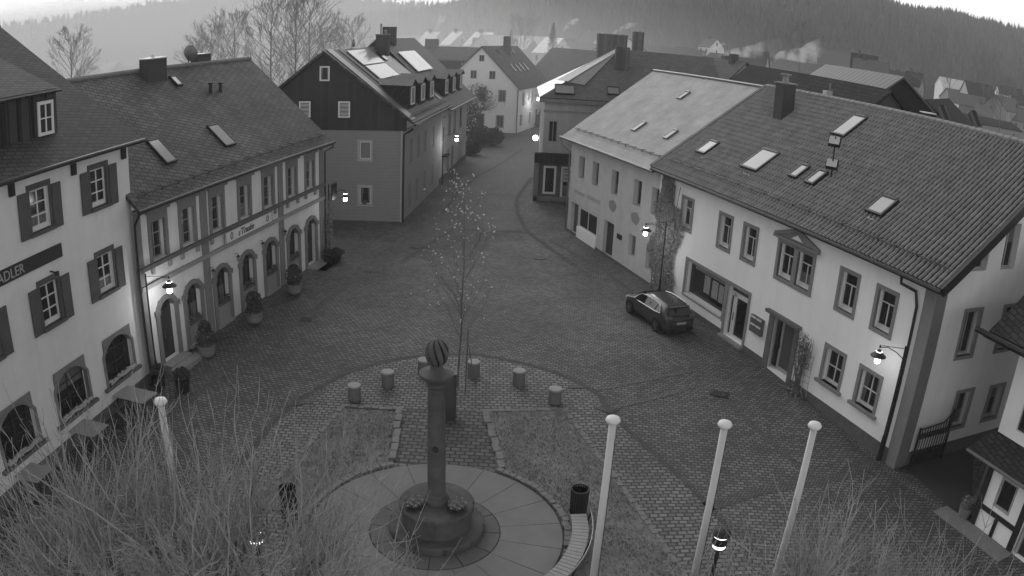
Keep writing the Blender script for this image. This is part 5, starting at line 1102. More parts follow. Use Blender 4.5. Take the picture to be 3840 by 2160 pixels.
A = aty(2008,517,75); q = thing('shop_lamp', 'small round lit lamp beside the left wall of the corner shop house', 'lamp', A); MB().lathe([(.01,-.28),(.2,-.2),(.28,0),(.2,.2),(.01,.28)], 12).build('globe', emat('lit_3', 3.), q); MB().bar((0,0,.25),(.4,-.1,.45),.05).build('bracket', darkm, q)
for k, (px, lab) in enumerate((((958,2010),'lit lantern head among the twigs of the left tree crown'), ((2700,2030),'lit lantern head behind the middle flagpole and the lower right twigs'))):
    A = G(*px, 2.35); o = thing('post_lantern', lab, 'street lamp', (A.x, A.y, -.47), 0, 'post lanterns in the square')
    MB().tube([(0,0,0),(0,0,2.6)], .05, 10).build('post', ironm, o)
    MB().lathe([(.09,2.58),(.15,2.62),(.15,2.66)], 16).build('lantern_base', ironm, o); MB().lathe([(.16,2.66),(.175,2.76)], 16).build('lamp_glass', lampm, o)
    MB().lathe([(.19,2.76),(.195,2.99)], 16).build('housing', ironm, o); MB().lathe([(.19,2.99),(.19,3.03)], 16).build('upper_light', lampm, o); MB().lathe([(.22,3.03),(.25,3.06),(.15,3.18),(.02,3.21)], 16).build('roof_cap', ironm, o)
# ================================================================== bench, bins
bn = thing('curved_bench', 'curved bench of pale slats with a metal back rail on the terrace edge', 'bench', (ctr.x, ctr.y, -.43))
m = MB(); fm = MB()
a0, a1 = math.radians(-48), math.radians(7)
N_ = 26
for k in range(N_):
    b0, b1 = a0+(a1-a0)*k/N_, a0+(a1-a0)*(k+.88)/N_; m.slab([(4.02*math.cos(b0),4.02*math.sin(b0)),(4.50*math.cos(b0),4.50*math.sin(b0)),(4.50*math.cos(b1),4.50*math.sin(b1)),(4.02*math.cos(b1),4.02*math.sin(b1))], .42, .46)
m.build('seat_slats', nmat('grey_wood', .26, .7, .15, 4.), bn)
fm.tube([(4.1*math.cos(a0+(a1-a0)*i/14),4.1*math.sin(a0+(a1-a0)*i/14),.38) for i in range(15)], .03, 5).tube([(4.45*math.cos(a0+(a1-a0)*i/14),4.45*math.sin(a0+(a1-a0)*i/14),.38) for i in range(15)], .03, 5)
for t in (.05,.35,.65,.95): a = a0+(a1-a0)*t; fm.bar((4.1*math.cos(a),4.1*math.sin(a),0),(4.1*math.cos(a),4.1*math.sin(a),.38),.05).bar((4.45*math.cos(a),4.45*math.sin(a),0),(4.6*math.cos(a),4.6*math.sin(a),.62),.05)
fm.build('bench_frame', darkm, bn); MB().tube([(4.62*math.cos(a0+(a1-a0)*i/14),4.62*math.sin(a0+(a1-a0)*i/14),.62) for i in range(15)], .025, 6).build('back_rail', zincm, bn)
def bin_(lab, p):
    o = thing('litter_bin', lab, 'litter bin', p, 0, 'slatted litter bins'); m = MB()
    for k in range(22): a = 2*PI*k/22; m.bar((.25*math.cos(a),.25*math.sin(a),.1),(.27*math.cos(a),.27*math.sin(a),.95),.045,.035,up=(math.cos(a),math.sin(a),0))
    m.build('slats', nmat('dark_slats', .025, .6, .2), o); MB().lathe([(.245,.1),(.25,.9),(.235,.9),(.23,.12)], 20).build('liner', darkm, o)
    r_ = MB(); r_.tube([(.27*math.cos(2*PI*k/20),.27*math.sin(2*PI*k/20),.96) for k in range(21)], .022, 5, cap=False); r_.build('rim', ironm, o); MB().lathe([(.04,0),(.04,.1)], 8).build('foot', darkm, o); return o
p = gp(2180,1962); bin_('dark slatted litter bin at the right end of the curved bench', (2.35, 19.95, p.z)); p = gp(1088,1925); bin_('dark slatted litter bin left of the terrace behind the twigs', (p.x, p.y, p.z))
# ================================================================== pots and potted trees
potm = nmat('clay_pot', .17, .8, .12, 4.)
for k, (px, lab, hh_) in enumerate((((778,1338),'round pot with a small conifer nearest to the restaurant door',1.15), ((957,1212),'round pot with a dense ball shaped shrub, second along the restaurant',1.05), ((1105,1103),'round pot with a loose shrub, third along the restaurant',1.1), ((1262,985),'low wide planter with a shrub beside the far restaurant steps',.35))):
    p = gp(*px); o = thing('potted_shrub', lab, 'potted shrub', p, 0, 'potted shrubs along the restaurant'); s_ = 1. if k < 3 else .8
    MB().lathe([(.2*s_,0),(.34*s_,.12),(.40*s_,.32),(.37*s_,.5),(.42*s_,.53),(.42*s_,.57),(.33*s_,.56)], 24).build('pot', potm if k < 3 else darkm, o, smooth=True)
    m = MB(); R2 = random.Random(50+k); zz = .55
    for j in range(1300):
        t = R2.random(); w_ = (.42*math.sqrt(max(0,1-(1.35*t-.35)**2))+.03)*(1+.18*math.sin(7*t+k*2)); a = R2.uniform(0,2*PI); q_ = w_*R2.random()**.4; c_ = Vector((q_*math.cos(a), q_*math.sin(a), zz+t*hh_)); u = Vector((R2.uniform(-1,1),R2.uniform(-1,1),R2.uniform(-.3,1))).normalized(); v = u.orthogonal().normalized(); e_ = R2.uniform(.03,.06); m.face([c_-u*e_, c_+v*e_*.6, c_+u*e_, c_-v*e_*.6])
    m.build('foliage', leafm, o); MB().tube([(0,0,.5),(0,0,.6+hh_*.5)], .025, 5).build('stem', bark, o)
def tub(name, lab, p, s_, h_, seed, mat=None, n=700, fm_=None):
    o = thing(name, lab, 'planter', p); MB().lathe([(s_*.8,0),(s_,h_*.9),(s_*1.05,h_),(s_*.9,h_*.98)], 16).build('tub', mat or darkm, o); m = MB(); shrub_leaves(m, (0,0,h_+s_*.7), (s_*1.1,s_*1.1,s_*.8), n, random.Random(seed), .05); m.build('foliage', fm_ or leafm, o); return o
p = gp(688,1468); tub('planter_tub', 'dark planter with a bushy plant at the end of the inn terrace', p, .33, .55, 71); p = gp(600,1450); tub('planter_tub', 'tall dark planter beside the near restaurant doorstep', p, .28, .6, 72)
p = gp(1228,985); tub('planter_tub', 'dark square tub at the far corner of the restaurant', p, .28, .5, 73, n=250)
A = RT.matrix_basis @ Vector((11.6,-.35,0)); cl = thing('climbing_rose', 'scraggly climber with pale blooms on the far restaurant corner', 'climbing plant', (A.x, A.y, 0)); m = MB(); shrub_leaves(m, (0,0,2.1), (.3,.25,1.6), 420, random.Random(2), .06); m.build('foliage', nmat('rose_leaf', .14, .8, .6, 9.), cl); MB().tube([(0,0,0),(.1,0,1.2),(-.05,0,2.4),(.1,0,3.7)], .025, 5).build('stem', bark, cl)
A = RT.matrix_basis @ Vector((11.55,-.15,0)); gs = thing('hanging_sign', 'dark square sign board hanging at the far restaurant corner', 'sign', (A.x,A.y,3.55), RT.rotation_euler.z); MB().box(.05,.75,-.45,-.38,0,.95).build('board', darkm, gs); MB().bar((.0,-.4,1.0),(.85,-.4,1.0),.03).build('bracket', ironm, gs)
# shop pots near drive
p = gp(3612,1935); o = tub('planter_pot', 'stone pot with a wispy plant at the half timbered corner', p, .26, .4, 75, potm, 260, nmat('dry_leaf', .16)); 
# ================================================================== cafe tables and chairs along the inn
tabm = nmat('table_top', .26, .6, .1, 3.)
def cafe_table():
    o = thing('cafe_table', '', 'table', (0,0,0), 0, 'cafe tables along the inn wall')
    MB().box(-.8,.8,-.5,.5,.72,.75).build('table_top', tabm, o)
    for x in (-.68,.68):
        for y in (-.32,.32): MB().tube([(x*1.05,y*1.1,0),(x,y,.72)], .02, 5).build('leg', darkm, o)
    return o
def cafe_chair():
    o = thing('folding_chair', '', 'chair', (0,0,0), 0, 'dark chairs at the cafe tables')
    m = MB(); [m.box(-.2+.083*k,-.2+.083*k+.06,-.2,.2,.44,.46) for k in range(5)]; m.build('seat', darkm, o)
    m = MB(); [m.box(-.2,.2,.2,.22,z,z+.05) for z in (.6,.7,.8)]; m.build('backrest', darkm, o)
    for x in (-.2,.2): MB().tube([(x,-.22,0),(x,.21,.86)], .014, 5).build('leg', ironm, o); MB().tube([(x,.22,0),(x,-.2,.45)], .014, 5).build('leg', ironm, o)
    return o
T0 = cafe_table(); C0 = cafe_chair(); first_t, first_c = True, True
tl = ['cafe table nearest to the restaurant lamp, pale top','second cafe table from the restaurant, under the arched window','third cafe table from the restaurant, half covered by twigs','cafe table nearest to the left picture edge']
cn = 0
clab = ['dark folding chair at the %s table, %s', ]
for k, x in enumerate((-1.15,-3.55,-6.15,-8.9)):
    o = T0 if k == 0 else copy_tree(T0); o['label'] = tl[k]; w_ = [G(505,1478,.28), G(318,1600,.28), G(105,1765,.28), G(-120,1960,.28)][k]; o.location = (w_.x,w_.y,-.47); o.rotation_euler.z = IN.rotation_euler.z+PI/2+.06*k-.08; x = (IN.matrix_basis.inverted() @ Vector((w_.x,w_.y,0))).x
    for j, (dx, dy, rz) in enumerate(((0.95,-1.35,-PI/2+.2),(-.95,-1.4,PI/2-.1))):
        c_ = C0 if cn == 0 else copy_tree(C0); cn += 1; w2 = IN.matrix_basis @ Vector((x+dx,dy,0)); c_.location = (w2.x,w2.y,zg(w2.y)); c_.rotation_euler.z = IN.rotation_euler.z+rz
        c_['label'] = 'dark folding chair on the %s side of the %s' % (('far','near')[j], ('first cafe table from the restaurant','second cafe table from the restaurant','third cafe table from the restaurant','cafe table at the left picture edge')[k])
# iron gate beside the end wall
ga, gb = gp(3412,1752), gp(3528,1716); d = (gb-ga); gt = thing('iron_gate', 'half open wrought iron gate with vertical bars beside the end wall', 'gate', ga, math.atan2(d.y, d.x)); W2 = d.length*1.0
m = MB(); [m.bar((W2*k/12,0,.12),(W2*k/12,0,1.62+.35*(k/12)**4),.028) for k in range(13)]; m.build('bars', ironm, gt)
m = MB().bar((0,0,.15),(W2,0,.15),.05).bar((0,0,1.2),(W2,0,1.2),.04).bar((0,0,1.38),(W2,0,1.38),.04).bar((0,0,1.6),(W2*.75,0,1.66),.04).bar((W2*.75,0,1.66),(W2,0,2.05),.04).bar((0,0,0),(0,0,1.68),.07).bar((W2,0,0),(W2,0,2.15),.07); m.box(0,W2,-.01,.01,.15,.5); m.build('frame', ironm, gt)
m = MB(); [m.lathe([(.05,0),(.07,.03),(.05,.06)],8,(W2*(k+.5)/12,0,1.26)) for k in range(12)]; m.build('ring_band', ironm, gt)
# ================================================================== car
def car():
    o = thing('parked_car', 'dark grey hatchback parked by the ivy, seen from behind with bright chrome window line', 'car')
    st = [(-2.15,.60,.55,.60,.62,.40),(-2.08,.78,.76,.78,.72,.62),(-1.95,.86,.80,.90,.98,.72),(-1.72,.88,.66,1.0,1.34,.60),(-1.3,.90,.64,1.0,1.43,.58),(-.6,.90,.64,.98,1.46,.58),(0.,.90,.64,.96,1.45,.58),(.55,.90,.62,.95,1.36,.56),(1.0,.89,.66,.93,1.12,.56),(1.28,.88,.78,.90,.93,.58),(1.8,.84,.74,.78,.83,.55),(2.1,.72,.60,.66,.70,.45),(2.18,.55,.45,.55,.58,.35)]
    # (x, half width, roof half width, belt z, roof z, crown half)
    def ring(s):
        x, w, rw, zb, zr, cr = s; return [(w*.86,.22),(w*.99,.34),(w*1.0,.60),(w*.975,zb),(rw,max(zr-.05,zb+.005)),(cr*.7,zr),(0,zr+.015)]
    def body(lo, hi, name, mat, inset=0., skip=None):
        m = MB(); rows = []
        for s in st:
            r = ring(s); full = [(-y,z) for y,z in r]+[(y,z) for y,z in reversed(r[:-1])]; b = len(m.v); m.v += [(s[0],y,z) for y,z in full]; rows.append((b,len(full)))
        for i in range(len(rows)-1):
            n = rows[i][1]
            for j in range(n-1): m.f.append((rows[i][0]+j, rows[i+1][0]+j, rows[i+1][0]+j+1, rows[i][0]+j+1)); m.m.append(0)
        for b, n in (rows[0], rows[-1]): m.f.append(tuple(range(b, b+n))); m.m.append(0)
        ob = m.build(name, mat, o, smooth=True); md = ob.modifiers.new('smooth', 'SUBSURF'); md.levels = 1; md.render_levels = 2
        return ob
    bd = body(0, 0, 'body', carm)
    cg = nmat('car_glass', .01, .05, .2, 1., spec=.8)
    def pan(name, q, mat, parent=o, off=.012):
        q = [Vector(p) for p in q]; n = (q[1]-q[0]).cross(q[2]-q[0]).normalized(); m = MB(); m.face([p+n*off for p in q]); m.face([p+n*(off-.01) for p in reversed(q)]); return m.build(name, mat, parent)
    for s in (-1, 1):
        f = (lambda *L_: L_ if s < 0 else L_[::-1])
        q = [(.98,s*.865,.955),(-.0,s*.885,.985),(-.0,s*.70,1.355),(.5,s*.69,1.29)]; pan('side_window', q if s > 0 else q[::-1], cg)
        q = [(-.06,s*.885,.985),(-1.0,s*.885,1.01),(-1.05,s*.69,1.345),(-.06,s*.70,1.36)]; pan('side_window', q if s > 0 else q[::-1], cg)
        q = [(-1.08,s*.885,1.01),(-1.5,s*.87,1.05),(-1.25,s*.71,1.31),(-1.1,s*.69,1.34)]; pan('side_window', q if s > 0 else q[::-1], cg)
        MB().tube([(1.05,s*.885,.945),(0,s*.91,.975),(-1.0,s*.91,1.0),(-1.55,s*.895,1.045),(-1.3,s*.735,1.325),(-1.0,s*.70,1.375),(0,s*.705,1.39),(.5,s*.70,1.32),(1.0,s*.80,1.05)], .020, 5).build('window_trim', zincL, o)
        MB().lathe([(0.01,-.08),(.1,-.07),(.12,0),(.08,.09),(.01,.1)], 10).build('wing_mirror', carm, o, T3(.78,s*1.0,1.0) @ Matrix.Diagonal((.8,1.,.8,1)))
        q = [(-2.10,s*.52,.86),(-2.0,s*.80,.86),(-1.88,s*.86,1.0),(-1.98,s*.60,1.02)]; MB().bar((-2.1,s*.5,.93),(-1.98,s*.84,.93),.06,.13).build('tail_light', nmat('tail_light_glass', .12, .2, .2), o)
        MB().bar((2.02,s*.5,.66),(1.9,s*.78,.70),.08,.12).build('headlight', nmat('headlight_glass', .8, .1, .1, spec=.9), o)
        for x in (1.33,-1.32):
            wh = MB().lathe([(.25,-.11),(.31,-.10),(.325,-.05),(.325,.05),(.31,.10),(.25,.11)], 26).build('wheel', rubber, o, T3(x,s*.82,.325) @ Matrix.Rotation(PI/2,4,'X'))
            m = MB()
            for k in range(5): a = 2*PI*k/5; m.bar((0,0,-s*.10),(.24*math.cos(a),.24*math.sin(a),-s*.105),.05,.03)
            m.lathe([(.245,-.02),(.25,.02)], 20, (0,0,-s*.09)); m.build('rim', zincm, wh)
            MB().lathe([(.375,-.03),(.375,.03)], 26).build('wheel_arch', nmat('arch_plastic', .012), o, T3(x,s*.875,.36) @ Matrix.Rotation(PI/2,4,'X'))
    q = [(-2.02,.66,1.0),(-2.02,-.66,1.0),(-1.80,-.58,1.30),(-1.80,.58,1.30)]; pan('rear_window', q[::-1], cg, off=-.0).location = (-.03,0,.01)
    MB().bar((-1.82,-.56,1.37),(-1.82,.56,1.37),.16,.03).build('roof_spoiler', carm, o)
    q = [(1.25,-.70,.95),(1.25,.70,.95),(.62,.60,1.345),(.62,-.60,1.345)]; pan('windscreen', q, cg, off=.02)
    MB().box(-2.19,-2.17,-.26,.26,.60,.71).build('number_plate', whited, o); MB().box(-2.14,-2.05,-.72,.72,.24,.40).build('rear_diffuser', nmat('arch_plastic', .012), o)
    MB().box(-2.165,-2.12,-.74,.74,.745,.765).build('tailgate_crease', darkm, o); MB().lathe([(.03,0),(.01,.12)], 6, (-1.2,0,1.45)).build('antenna', darkm, o)
    return o
cr_ = car(); fw, rw = gp(2362,1172), gp(2465,1245); d = (fw-rw).normalized(); rt = Vector((d.y,-d.x,0)); c_ = (fw+rw)/2+rt*.80; cr_.location = (c_.x, c_.y, c_.z); cr_.rotation_euler.z = math.atan2(d.y, d.x)
# ================================================================== planting by the far street
p = gp(1825,480)
for k, (px, h_, lab) in enumerate((((1790,492),4.6,'round clipped tree in front of the far white gable, left one'), ((1858,488),4.6,'round clipped tree in front of the far white gable, right one'))):
    b_ = gp(*px); o = thing('clipped_tree', lab, 'tree', b_, 0, 'clipped trees before the far white gable'); MB().tube([(0,0,0),(0,0,h_)], .12, 6).build('trunk', bark, o); m = MB(); R2 = random.Random(k); 
    for j in range(40): grow(m, Vector((0,0,h_*.62)), Vector((R2.gauss(0,1),R2.gauss(0,1),R2.uniform(.1,1.3))), R2.uniform(1.6,2.6), .05, 1, R2, 3, .6, .1, 4, None, .1, 4, .02)
    shrub_leaves(m, (0,0,h_*1.1), (2.0,2.0,1.7), 900, R2, .14); m.build('crown', nmat('clipped_twig', .07, .9, .4, 3.), o)
for k, (px, rx, rz_, lab) in enumerate((((1762,530),1.6,2.6,'tall dark evergreen shrub at the end of the cream row house'), ((1800,545),1.5,1.2,'rounded hedge clump before the clipped trees'), ((1850,545),1.3,1.1,'hedge clump at the right of the planted island'), ((1765,580),1.2,.8,'low shrub beside the gateway of the cream row house'))):
    b_ = gp(*px); o = thing('shrub', lab, 'shrub', b_, 0, 'shrubs on the far planted island'); m = MB(); shrub_leaves(m, (0,0,rz_), (rx,rx,rz_), 1500, random.Random(80+k), .13); m.build('foliage', nmat('far_evergreen', .04, .8, .5, 2.), o)
def leader_tree(name, label, base, h, seed, wide=.26, group=None, n=36, tr=.012):
    o = thing(name, label, 'tree', base, 0, group); R2 = random.Random(seed); N_ = 9; pts = [Vector((0,0,0))]
    for i in range(N_): pts.append(pts[-1]+Vector((R2.uniform(-.03,.03)*h/N_*2, 0, h/N_)))
    MB().tube(pts, [h*tr*(1-.93*i/N_)+.02 for i in range(N_+1)], 7).build('trunk', bark, o); m = MB()
    for k in range(n):
        t = .28+.7*(k+R2.random())/n; i = min(int(t*N_), N_-1); p = pts[i].lerp(pts[i+1], t*N_-i); a = R2.uniform(0, 2*PI); q = math.sin(PI*min(1,(t-.15)/.85))**.7
        grow(m, p, Vector((math.cos(a)*1.0, math.sin(a), 1.05)), h*wide*q*R2.uniform(.5,.75)+.5, h*.0045*(1-t*.6), 3, R2, 4, .5, .12, 3, None, .12, 4, .022, .62)
    m.build('crown', barkF, o); return o
# ================================================================== far bare trees
for k, (px, Y, h_, lab, sp, ns) in enumerate((((1110,330),112,25,'tall bare birch with a wide crown left of the dark gable house',.55,3),((1015,335),118,20,'bare tree left of the tallest birch',.5,3),((880,330),130,17,'broad bare tree above the restaurant ridge',.65,3),((790,330),135,14,'lower bare tree behind the second restaurant chimney',.6,2),((270,330),120,15,'lone bare tree in the fog between the inn roof and the restaurant chimney',.7,3),((1320,240),140,13,'round bare tree just left of the dark gable house chimney',.6,2),((1240,260),150,10,'small foggy bare tree beside the round one',.55,2),((1160,330),125,15,'bare tree right behind the tallest birch',.5,2),((740,330),150,11,'small bare tree beside the satellite dish',.55,2))):
    A = aty(px[0], px[1], Y); zb_ = min(A.z, 0)-3; TP = {1110:5,1015:22,880:78,790:112,270:132,1320:92,1240:125,1160:28,740:150}; hh_ = aty(px[0],TP[px[0]],Y).z-zb_; leader_tree('bare_tree', lab, (A.x, A.y, zb_), hh_, 300+k, .30 if k in (0,2) else .26, 'bare trees beyond the roofs')
for k, (px, Y, h_, lab) in enumerate((((3480,330),170,13,'bare tree above the end of the steep dark verge'),((3560,330),200,14,'spreading bare tree on the slope above the pale block'),((3690,330),170,10,'bare round tree between the villas at the right'),((3420,300),230,13,'bare tree at the foot of the wood right of the white gable'),((3755,420),130,8,'bare tree beside the right edge house'),((2500,200),190,12,'foggy bare tree above the long hazy roof'),((3000,230),160,11,'bare tree right of the white plume'),((1950,180),180,9,'foggy round tree above the white gable house'))):
    A = aty(px[0], px[1], Y); leader_tree('bare_tree', lab, (A.x, A.y, A.z-5), h_*.62+5, 400+k, .42, 'bare trees among the far houses', 26, .010)
def conifer(name, lab, base, h_, seed, group=None):
    o = thing(name, lab, 'tree', base, 0, group); m = MB(); R2 = random.Random(seed); MB().tube([(0,0,0),(0,0,h_*.95)], [h_*.02,.03], 6).build('trunk', bark, o)
    for j in range(1500):
        t = R2.random()**.8; z = h_*(.08+.92*t); w_ = h_*.26*(1-t)+.1; a = R2.uniform(0,2*PI); q_ = w_*R2.uniform(.3,1); c_ = Vector((q_*math.cos(a), q_*math.sin(a), z-q_*.3)); u = Vector((math.cos(a),math.sin(a),-.35)).normalized(); v = Vector((-math.sin(a),math.cos(a),0)); e_ = R2.uniform(.25,.5)*h_/14; m.face([c_-u*e_, c_+v*e_*.5, c_+u*e_, c_-v*e_*.5])
    m.build('crown', conif, o); return o
for k, (px, Y, h_, lab) in enumerate((((2072,180),170,15,'single fir in the fog above the pale roof block'),((1915,170),200,11,'thin fir left of the fog gap above the street'),((2400,150),210,9,'small fir behind the tall roof chimney'))): A = aty(px[0],px[1],Y); conifer('fir_tree', lab, (A.x,A.y,A.z-3), aty(px[0],(85,108,112)[k],Y).z-A.z+3, k)
# ================================================================== HILLS and forest
def azel(px, py): d = ray(px, py); return math.atan2(d.x, d.y), math.atan2(d.z, math.hypot(d.x, d.y))
sky = {
 'L': (1500, 420, [(-300,130),(0,97),(300,52),(640,0),(900,-40),(1250,-20),(1420,6),(1560,12),(1800,30),(2100,60)]),
 'M': (640, 230, [(800,230),(900,190),(1000,140),(1080,118),(1150,88),(1250,72),(1400,60),(1500,52),(1600,28),(1700,0),(2000,-50),(2600,-90),(3000,-60),(3300,-10)]),
 'R': (800, 420, [(1900,170),(2200,90),(2600,0),(3000,-60),(3250,-30),(3430,18),(3550,32),(3650,60),(3750,84),(3840,105),(4300,220)])}
tab = {k: (r, w, sorted(azel(*p) for p in pts)) for k, (r, w, pts) in sky.items()}
def ridge(k, az):
    r, w, P_ = tab[k]
    if az <= P_[0][0]: e = P_[0][1]-(P_[0][0]-az)*.25
    elif az >= P_[-1][0]: e = P_[-1][1]-(az-P_[-1][0])*.25
    else:
        for i in range(len(P_)-1):
            if P_[i][0] <= az <= P_[i+1][0]: t = (az-P_[i][0])/(P_[i+1][0]-P_[i][0]); e = P_[i][1]*(1-t)+P_[i+1][1]*t; break
    return H+r*math.tan(e)
def floor_z(az, r): 
    if r < 115: return 0
    t = min((r-115)/120, 1); b = -14 if az > .28 else (-16 if az < -.25 else -7)
    return b*t*t*(3-2*t)
def hill(az, r):
    z = floor_z(az, r)
    for k in tab:
        rk, w, _p = tab[k]; top = ridge(k, az)-(9 if k != 'L' else 5)
        if r < rk-w: f = 0
        elif r <= rk: t = (r-rk+w)/w; f = t*t*(3-2*t)*.75+t*.25
        else: f = max(0, 1-(r-rk)/900)
        if top > floor_z(az, rk): z = max(z, floor_z(az, r)+(top-floor_z(az, rk))*f)
    if r > 250: z += 3.5*noise.noise(Vector((math.sin(az)*r*.01, math.cos(az)*r*.01, 0)))*min(1,(r-250)/200)
    return z
m = MB(); azs = [math.radians(-62+124*i/150) for i in range(151)]; rs = [100,112,118,130,150,180,210,240,270,300,335,370,410,450,490,530,570,610,640,670,720,780,830,900,1000,1100,1200,1300,1400,1500,1600,1900,2500,3500]
for r in rs:
    for a in azs: m.v.append((r*math.sin(a), r*math.cos(a), hill(a, r) if r > 116 else -.6))
for i in range(len(rs)-1):
    for j in range(150): b = i*151+j; m.f.append((b, b+151, b+152, b+1)); m.m.append(0)
struct(m.build('hills', nmat('hill_ground', .045, .95, .4, .02), smooth=True))
m = MB(); R2 = random.Random(77); n_ = 0
def cone(m, p, h_, w_, R2):
    a0 = R2.uniform(0,6); n = 5; b = len(m.v)
    for t, ww in ((.08,1.),(.5,.42),(.42,.72),(.8,.16)): 
        for j in range(n): a = a0+2*PI*j/n+t; m.v.append((p[0]+w_*ww*math.cos(a)*R2.uniform(.75,1.2), p[1]+w_*ww*math.sin(a), p[2]+h_*t))
    m.v.append((p[0],p[1],p[2]+h_)); ap_ = len(m.v)-1
    for j in range(n):
        k = (j+1)%n; m.f += [(b+j,b+k,b+n+k,b+n+j),(b+2*n+j,b+2*n+k,b+3*n+k,b+3*n+j),(b+3*n+j,b+3*n+k,ap_)]; m.m += [0,0,0]
while n_ < 15000:
    a = math.radians(R2.uniform(-38,50)); q = R2.random(); r = 290+q**.8*560
    if a < math.radians(-22): continue
    k_ = 'R' if a > .2 else 'M'
    z = hill(a, r)
    if z < floor_z(a, r)+4: 
        if R2.random() < .9: continue
    clear = noise.noise(Vector((math.sin(a)*r*.012, math.cos(a)*r*.012, 4)))
    if clear > .33 and r < 520: continue
    n_ += 1; h_ = R2.uniform(8,14)*(1+.25*clear); cone(m, (r*math.sin(a), r*math.cos(a), z-.5), h_, h_*R2.uniform(.16,.24), R2)
tag(m.build('conifer_forest', conif), 'dark conifer wood covering the hillside behind the town', 'forest', kind='stuff')
m = MB(); n_ = 0
while n_ < 1400:
    a = math.radians(R2.uniform(-40,-2)); r = R2.uniform(1250,1500); n_ += 1; h_ = R2.uniform(10,16); cone(m, (r*math.sin(a), r*math.cos(a), hill(a,r)-1), h_, h_*.25, R2)
tag(m.build('distant_forest', conif), 'pale foggy wood on the farthest hill at the left', 'forest', kind='stuff')
m = MB(); n_ = 0
while n_ < 1500:
    a = math.radians(R2.uniform(-8,46)); r = R2.uniform(150,430); z = hill(a,r); n_ += 1; h_ = R2.uniform(3,8); c0 = Vector((r*math.sin(a), r*math.cos(a), z+h_*.5)); shrub_leaves(m, c0, (h_*.4,h_*.4,h_*.5), 26, R2, h_*.13)
tag(m.build('hillside_thicket', nmat('bare_thicket', .075, .9, .5, .2)), 'grey leafless thickets and gardens between the far houses', 'thicket', kind='stuff')
A = aty(2940,60,560); q = thing('radio_mast', 'thin tall mast rising from the wood above the ribbed metal roof', 'mast', (A.x, A.y, A.z-8)); MB().tube([(0,0,0),(0,0,60)], [.5,.3], 5).build('mast_pole', darkm, q)
# ================================================================== smoke, fog, haze
def volmat(name, dens, col=.9, noisy=0., scale=.2, aniso=0., grad=False, thin=0.):
    m = bpy.data.materials.new(name); m.use_nodes = True; nt = m.node_tree; nt.nodes.clear(); o = nt.nodes.new('ShaderNodeOutputMaterial'); v = nt.nodes.new('ShaderNodeVolumePrincipled')
    v.inputs['Color'].default_value = (col,col,col,1); v.inputs['Density'].default_value = dens; v.inputs['Anisotropy'].default_value = aniso
    if noisy:
        tc = nt.nodes.new('ShaderNodeTexCoord'); n = nt.nodes.new('ShaderNodeTexNoise'); n.inputs['Scale'].default_value = scale; n.inputs['Detail'].default_value = 3; nt.links.new(tc.outputs['Object'], n.inputs['Vector'])
        r = nt.nodes.new('ShaderNodeMapRange'); r.inputs['From Min'].default_value = .38; r.inputs['From Max'].default_value = .72; r.inputs['To Min'].default_value = 0; r.inputs['To Max'].default_value = dens*noisy
        nt.links.new(n.outputs['Fac'], r.inputs['Value']); dn = r.outputs['Result']
        if thin:      # a plume thins out downwind
            sx = nt.nodes.new('ShaderNodeSeparateXYZ'); nt.links.new(tc.outputs['Object'], sx.inputs[0]); t_ = nt.nodes.new('ShaderNodeMapRange'); t_.inputs['From Min'].default_value = 0; t_.inputs['From Max'].default_value = thin; t_.inputs['To Min'].default_value = 1.6; t_.inputs['To Max'].default_value = .06
            nt.links.new(sx.outputs['X'], t_.inputs['Value']); dn = mmath(nt, 'MULTIPLY', dn, t_.outputs['Result'])
        nt.links.new(dn, v.inputs['Density'])
    if grad:      # thins out towards its edge
        tc = nt.nodes.new('ShaderNodeTexCoord'); gr = nt.nodes.new('ShaderNodeTexGradient'); gr.gradient_type = 'SPHERICAL'; nt.links.new(tc.outputs['Object'], gr.inputs['Vector'])
        nt.links.new(mmath(nt, 'MULTIPLY', mmath(nt, 'POWER', gr.outputs['Fac'], 1.2), dens), v.inputs['Density'])
    nt.links.new(v.outputs['Volume'], o.inputs['Volume']); return m
smk = volmat('smoke_volume', .55, .99, 1.7, .8, thin=7.)
def plume(lab, pts, rr, seed):
    m = MB(); m.tube([Vector(p)-Vector(pts[0]) for p in pts], rr, 12); ob = m.build('smoke_plume', smk, None, T3(*pts[0]), smooth=True); tag(ob, lab, 'smoke', 'chimney smoke plumes')
def pl(lab, pxs, Y, rr): plume(lab, [aty(x, y, Y) for x, y in pxs], rr, 0)
pl('bright plume blown right from the chimney left of the pyramid roof', [(2690,214),(2705,203),(2740,196),(2790,196),(2840,192),(2890,185),(2950,160)], 104, [.08,.3,.5,.8,1.1,1.5,.8])
pl('brightest curling plume rising behind the middle of the dark roof', [(2902,236),(2908,218),(2930,206),(2965,206),(3010,208),(3050,195),(3090,160)], 100, [.08,.35,.6,.8,1.1,1.5,.8])
pl('short bright puff left of the plumes, over the stepped roofs', [(2655,188),(2675,180),(2700,168),(2730,160)], 130, [.08,.3,.4,.2])
pl('faint plume over the hazy roof behind the chimney tower', [(2290,135),(2320,112),(2360,95),(2400,85)], 190, [.2,.5,.7,.3])
pl('foggy plume over the houses above the street', [(2110,120),(2130,95),(2150,85),(2170,70)], 200, [.2,.6,.9,.4])
pl('faint plume near the top of the fog above the row house', [(1630,118),(1650,85),(1660,60)], 230, [.3,.8,1.3])
fogm = volmat('fog_volume', .012, .99, grad=True)
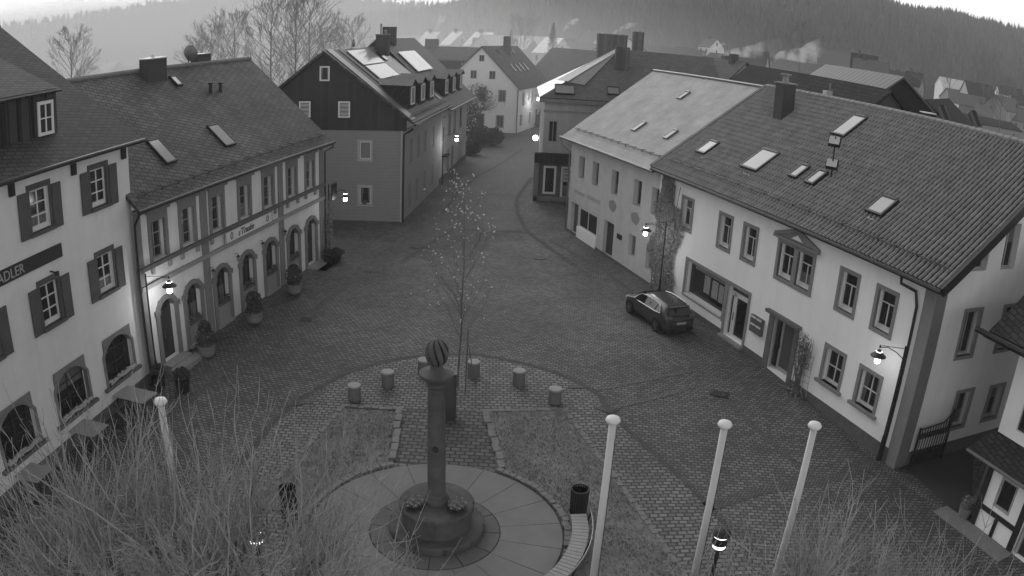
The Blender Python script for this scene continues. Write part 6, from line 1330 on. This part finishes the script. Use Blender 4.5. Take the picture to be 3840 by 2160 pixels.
for (c_, an, rd_, lab) in (((-190, 340, -5), .30, (215, 330, 75), 'pale morning fog lying over the valley at the left'), ((-14, 165, 0), .05, (75, 118, 30), 'thin smoky mist lying over the street and the far white gable house')):
    fog = MB().lathe([(.02,-1),(.5,-.87),(.87,-.5),(1,0),(.87,.5),(.5,.87),(.02,1)], 24).build('fog_bank', fogm, None, T3(*c_) @ RZ(an) @ Matrix.Diagonal((*rd_, 1)), smooth=True); tag(fog, lab, 'fog', kind='stuff')
hz = MB().box(-2600, 2600, -90, 3600, -40, 190).build('haze', volmat('haze_volume', .00045, .97)); hz['kind'] = 'stuff'; hz['label'] = 'thin even morning haze over the whole town'; hz['category'] = 'haze'
# ================================================================== sky, sun, camera
W = bpy.data.worlds.new('World'); SC.world = W; W.use_nodes = True; nt = W.node_tree; bg = nt.nodes['Background']
skyt = nt.nodes.new('ShaderNodeTexSky'); skyt.sky_type = 'NISHITA'; skyt.sun_disc = False; SUN_EL, SUN_AZ = math.radians(20), math.radians(-25)
skyt.sun_elevation = SUN_EL; skyt.sun_rotation = SUN_AZ; skyt.air_density = 1.; skyt.dust_density = 1.; skyt.altitude = 500
bw = nt.nodes.new('ShaderNodeRGBToBW'); nt.links.new(skyt.outputs['Color'], bw.inputs['Color']); nt.links.new(bw.outputs['Val'], bg.inputs['Color']); bg.inputs['Strength'].default_value = .12
sl = bpy.data.lights.new('sun', 'SUN'); sl.energy = .5; sl.angle = math.radians(60); so = bpy.data.objects.new('sun', sl); COL.objects.link(so)
sd = Vector((math.sin(SUN_AZ)*math.cos(SUN_EL+.35), math.cos(SUN_AZ)*math.cos(SUN_EL+.35), math.sin(SUN_EL+.35))); so.rotation_euler = sd.to_track_quat('Z', 'Y').to_euler()
cd = bpy.data.cameras.new('camera'); cam = bpy.data.objects.new('camera', cd); COL.objects.link(cam); SC.camera = cam
cam.matrix_world = Matrix.Translation((0,0,H)) @ CM.to_4x4()
cd.type = 'PANO'; cd.sensor_width = 36; cd.sensor_fit = 'HORIZONTAL'; cd.clip_start = .1; cd.clip_end = 6000
cd.panorama_type = 'FISHEYE_EQUISOLID'; cd.fisheye_lens = 18/FL; cd.fisheye_fov = math.radians(180); cd.lens = 18/FL
SC.render.engine = 'CYCLES'; SC.cycles.volume_bounces = 1; SC.cycles.max_bounces = 6; SC.cycles.volume_max_steps = 256; SC.cycles.volume_step_rate = 2.
SC.view_settings.view_transform = 'Standard'; SC.view_settings.look = 'None'; SC.view_settings.exposure = 1.35
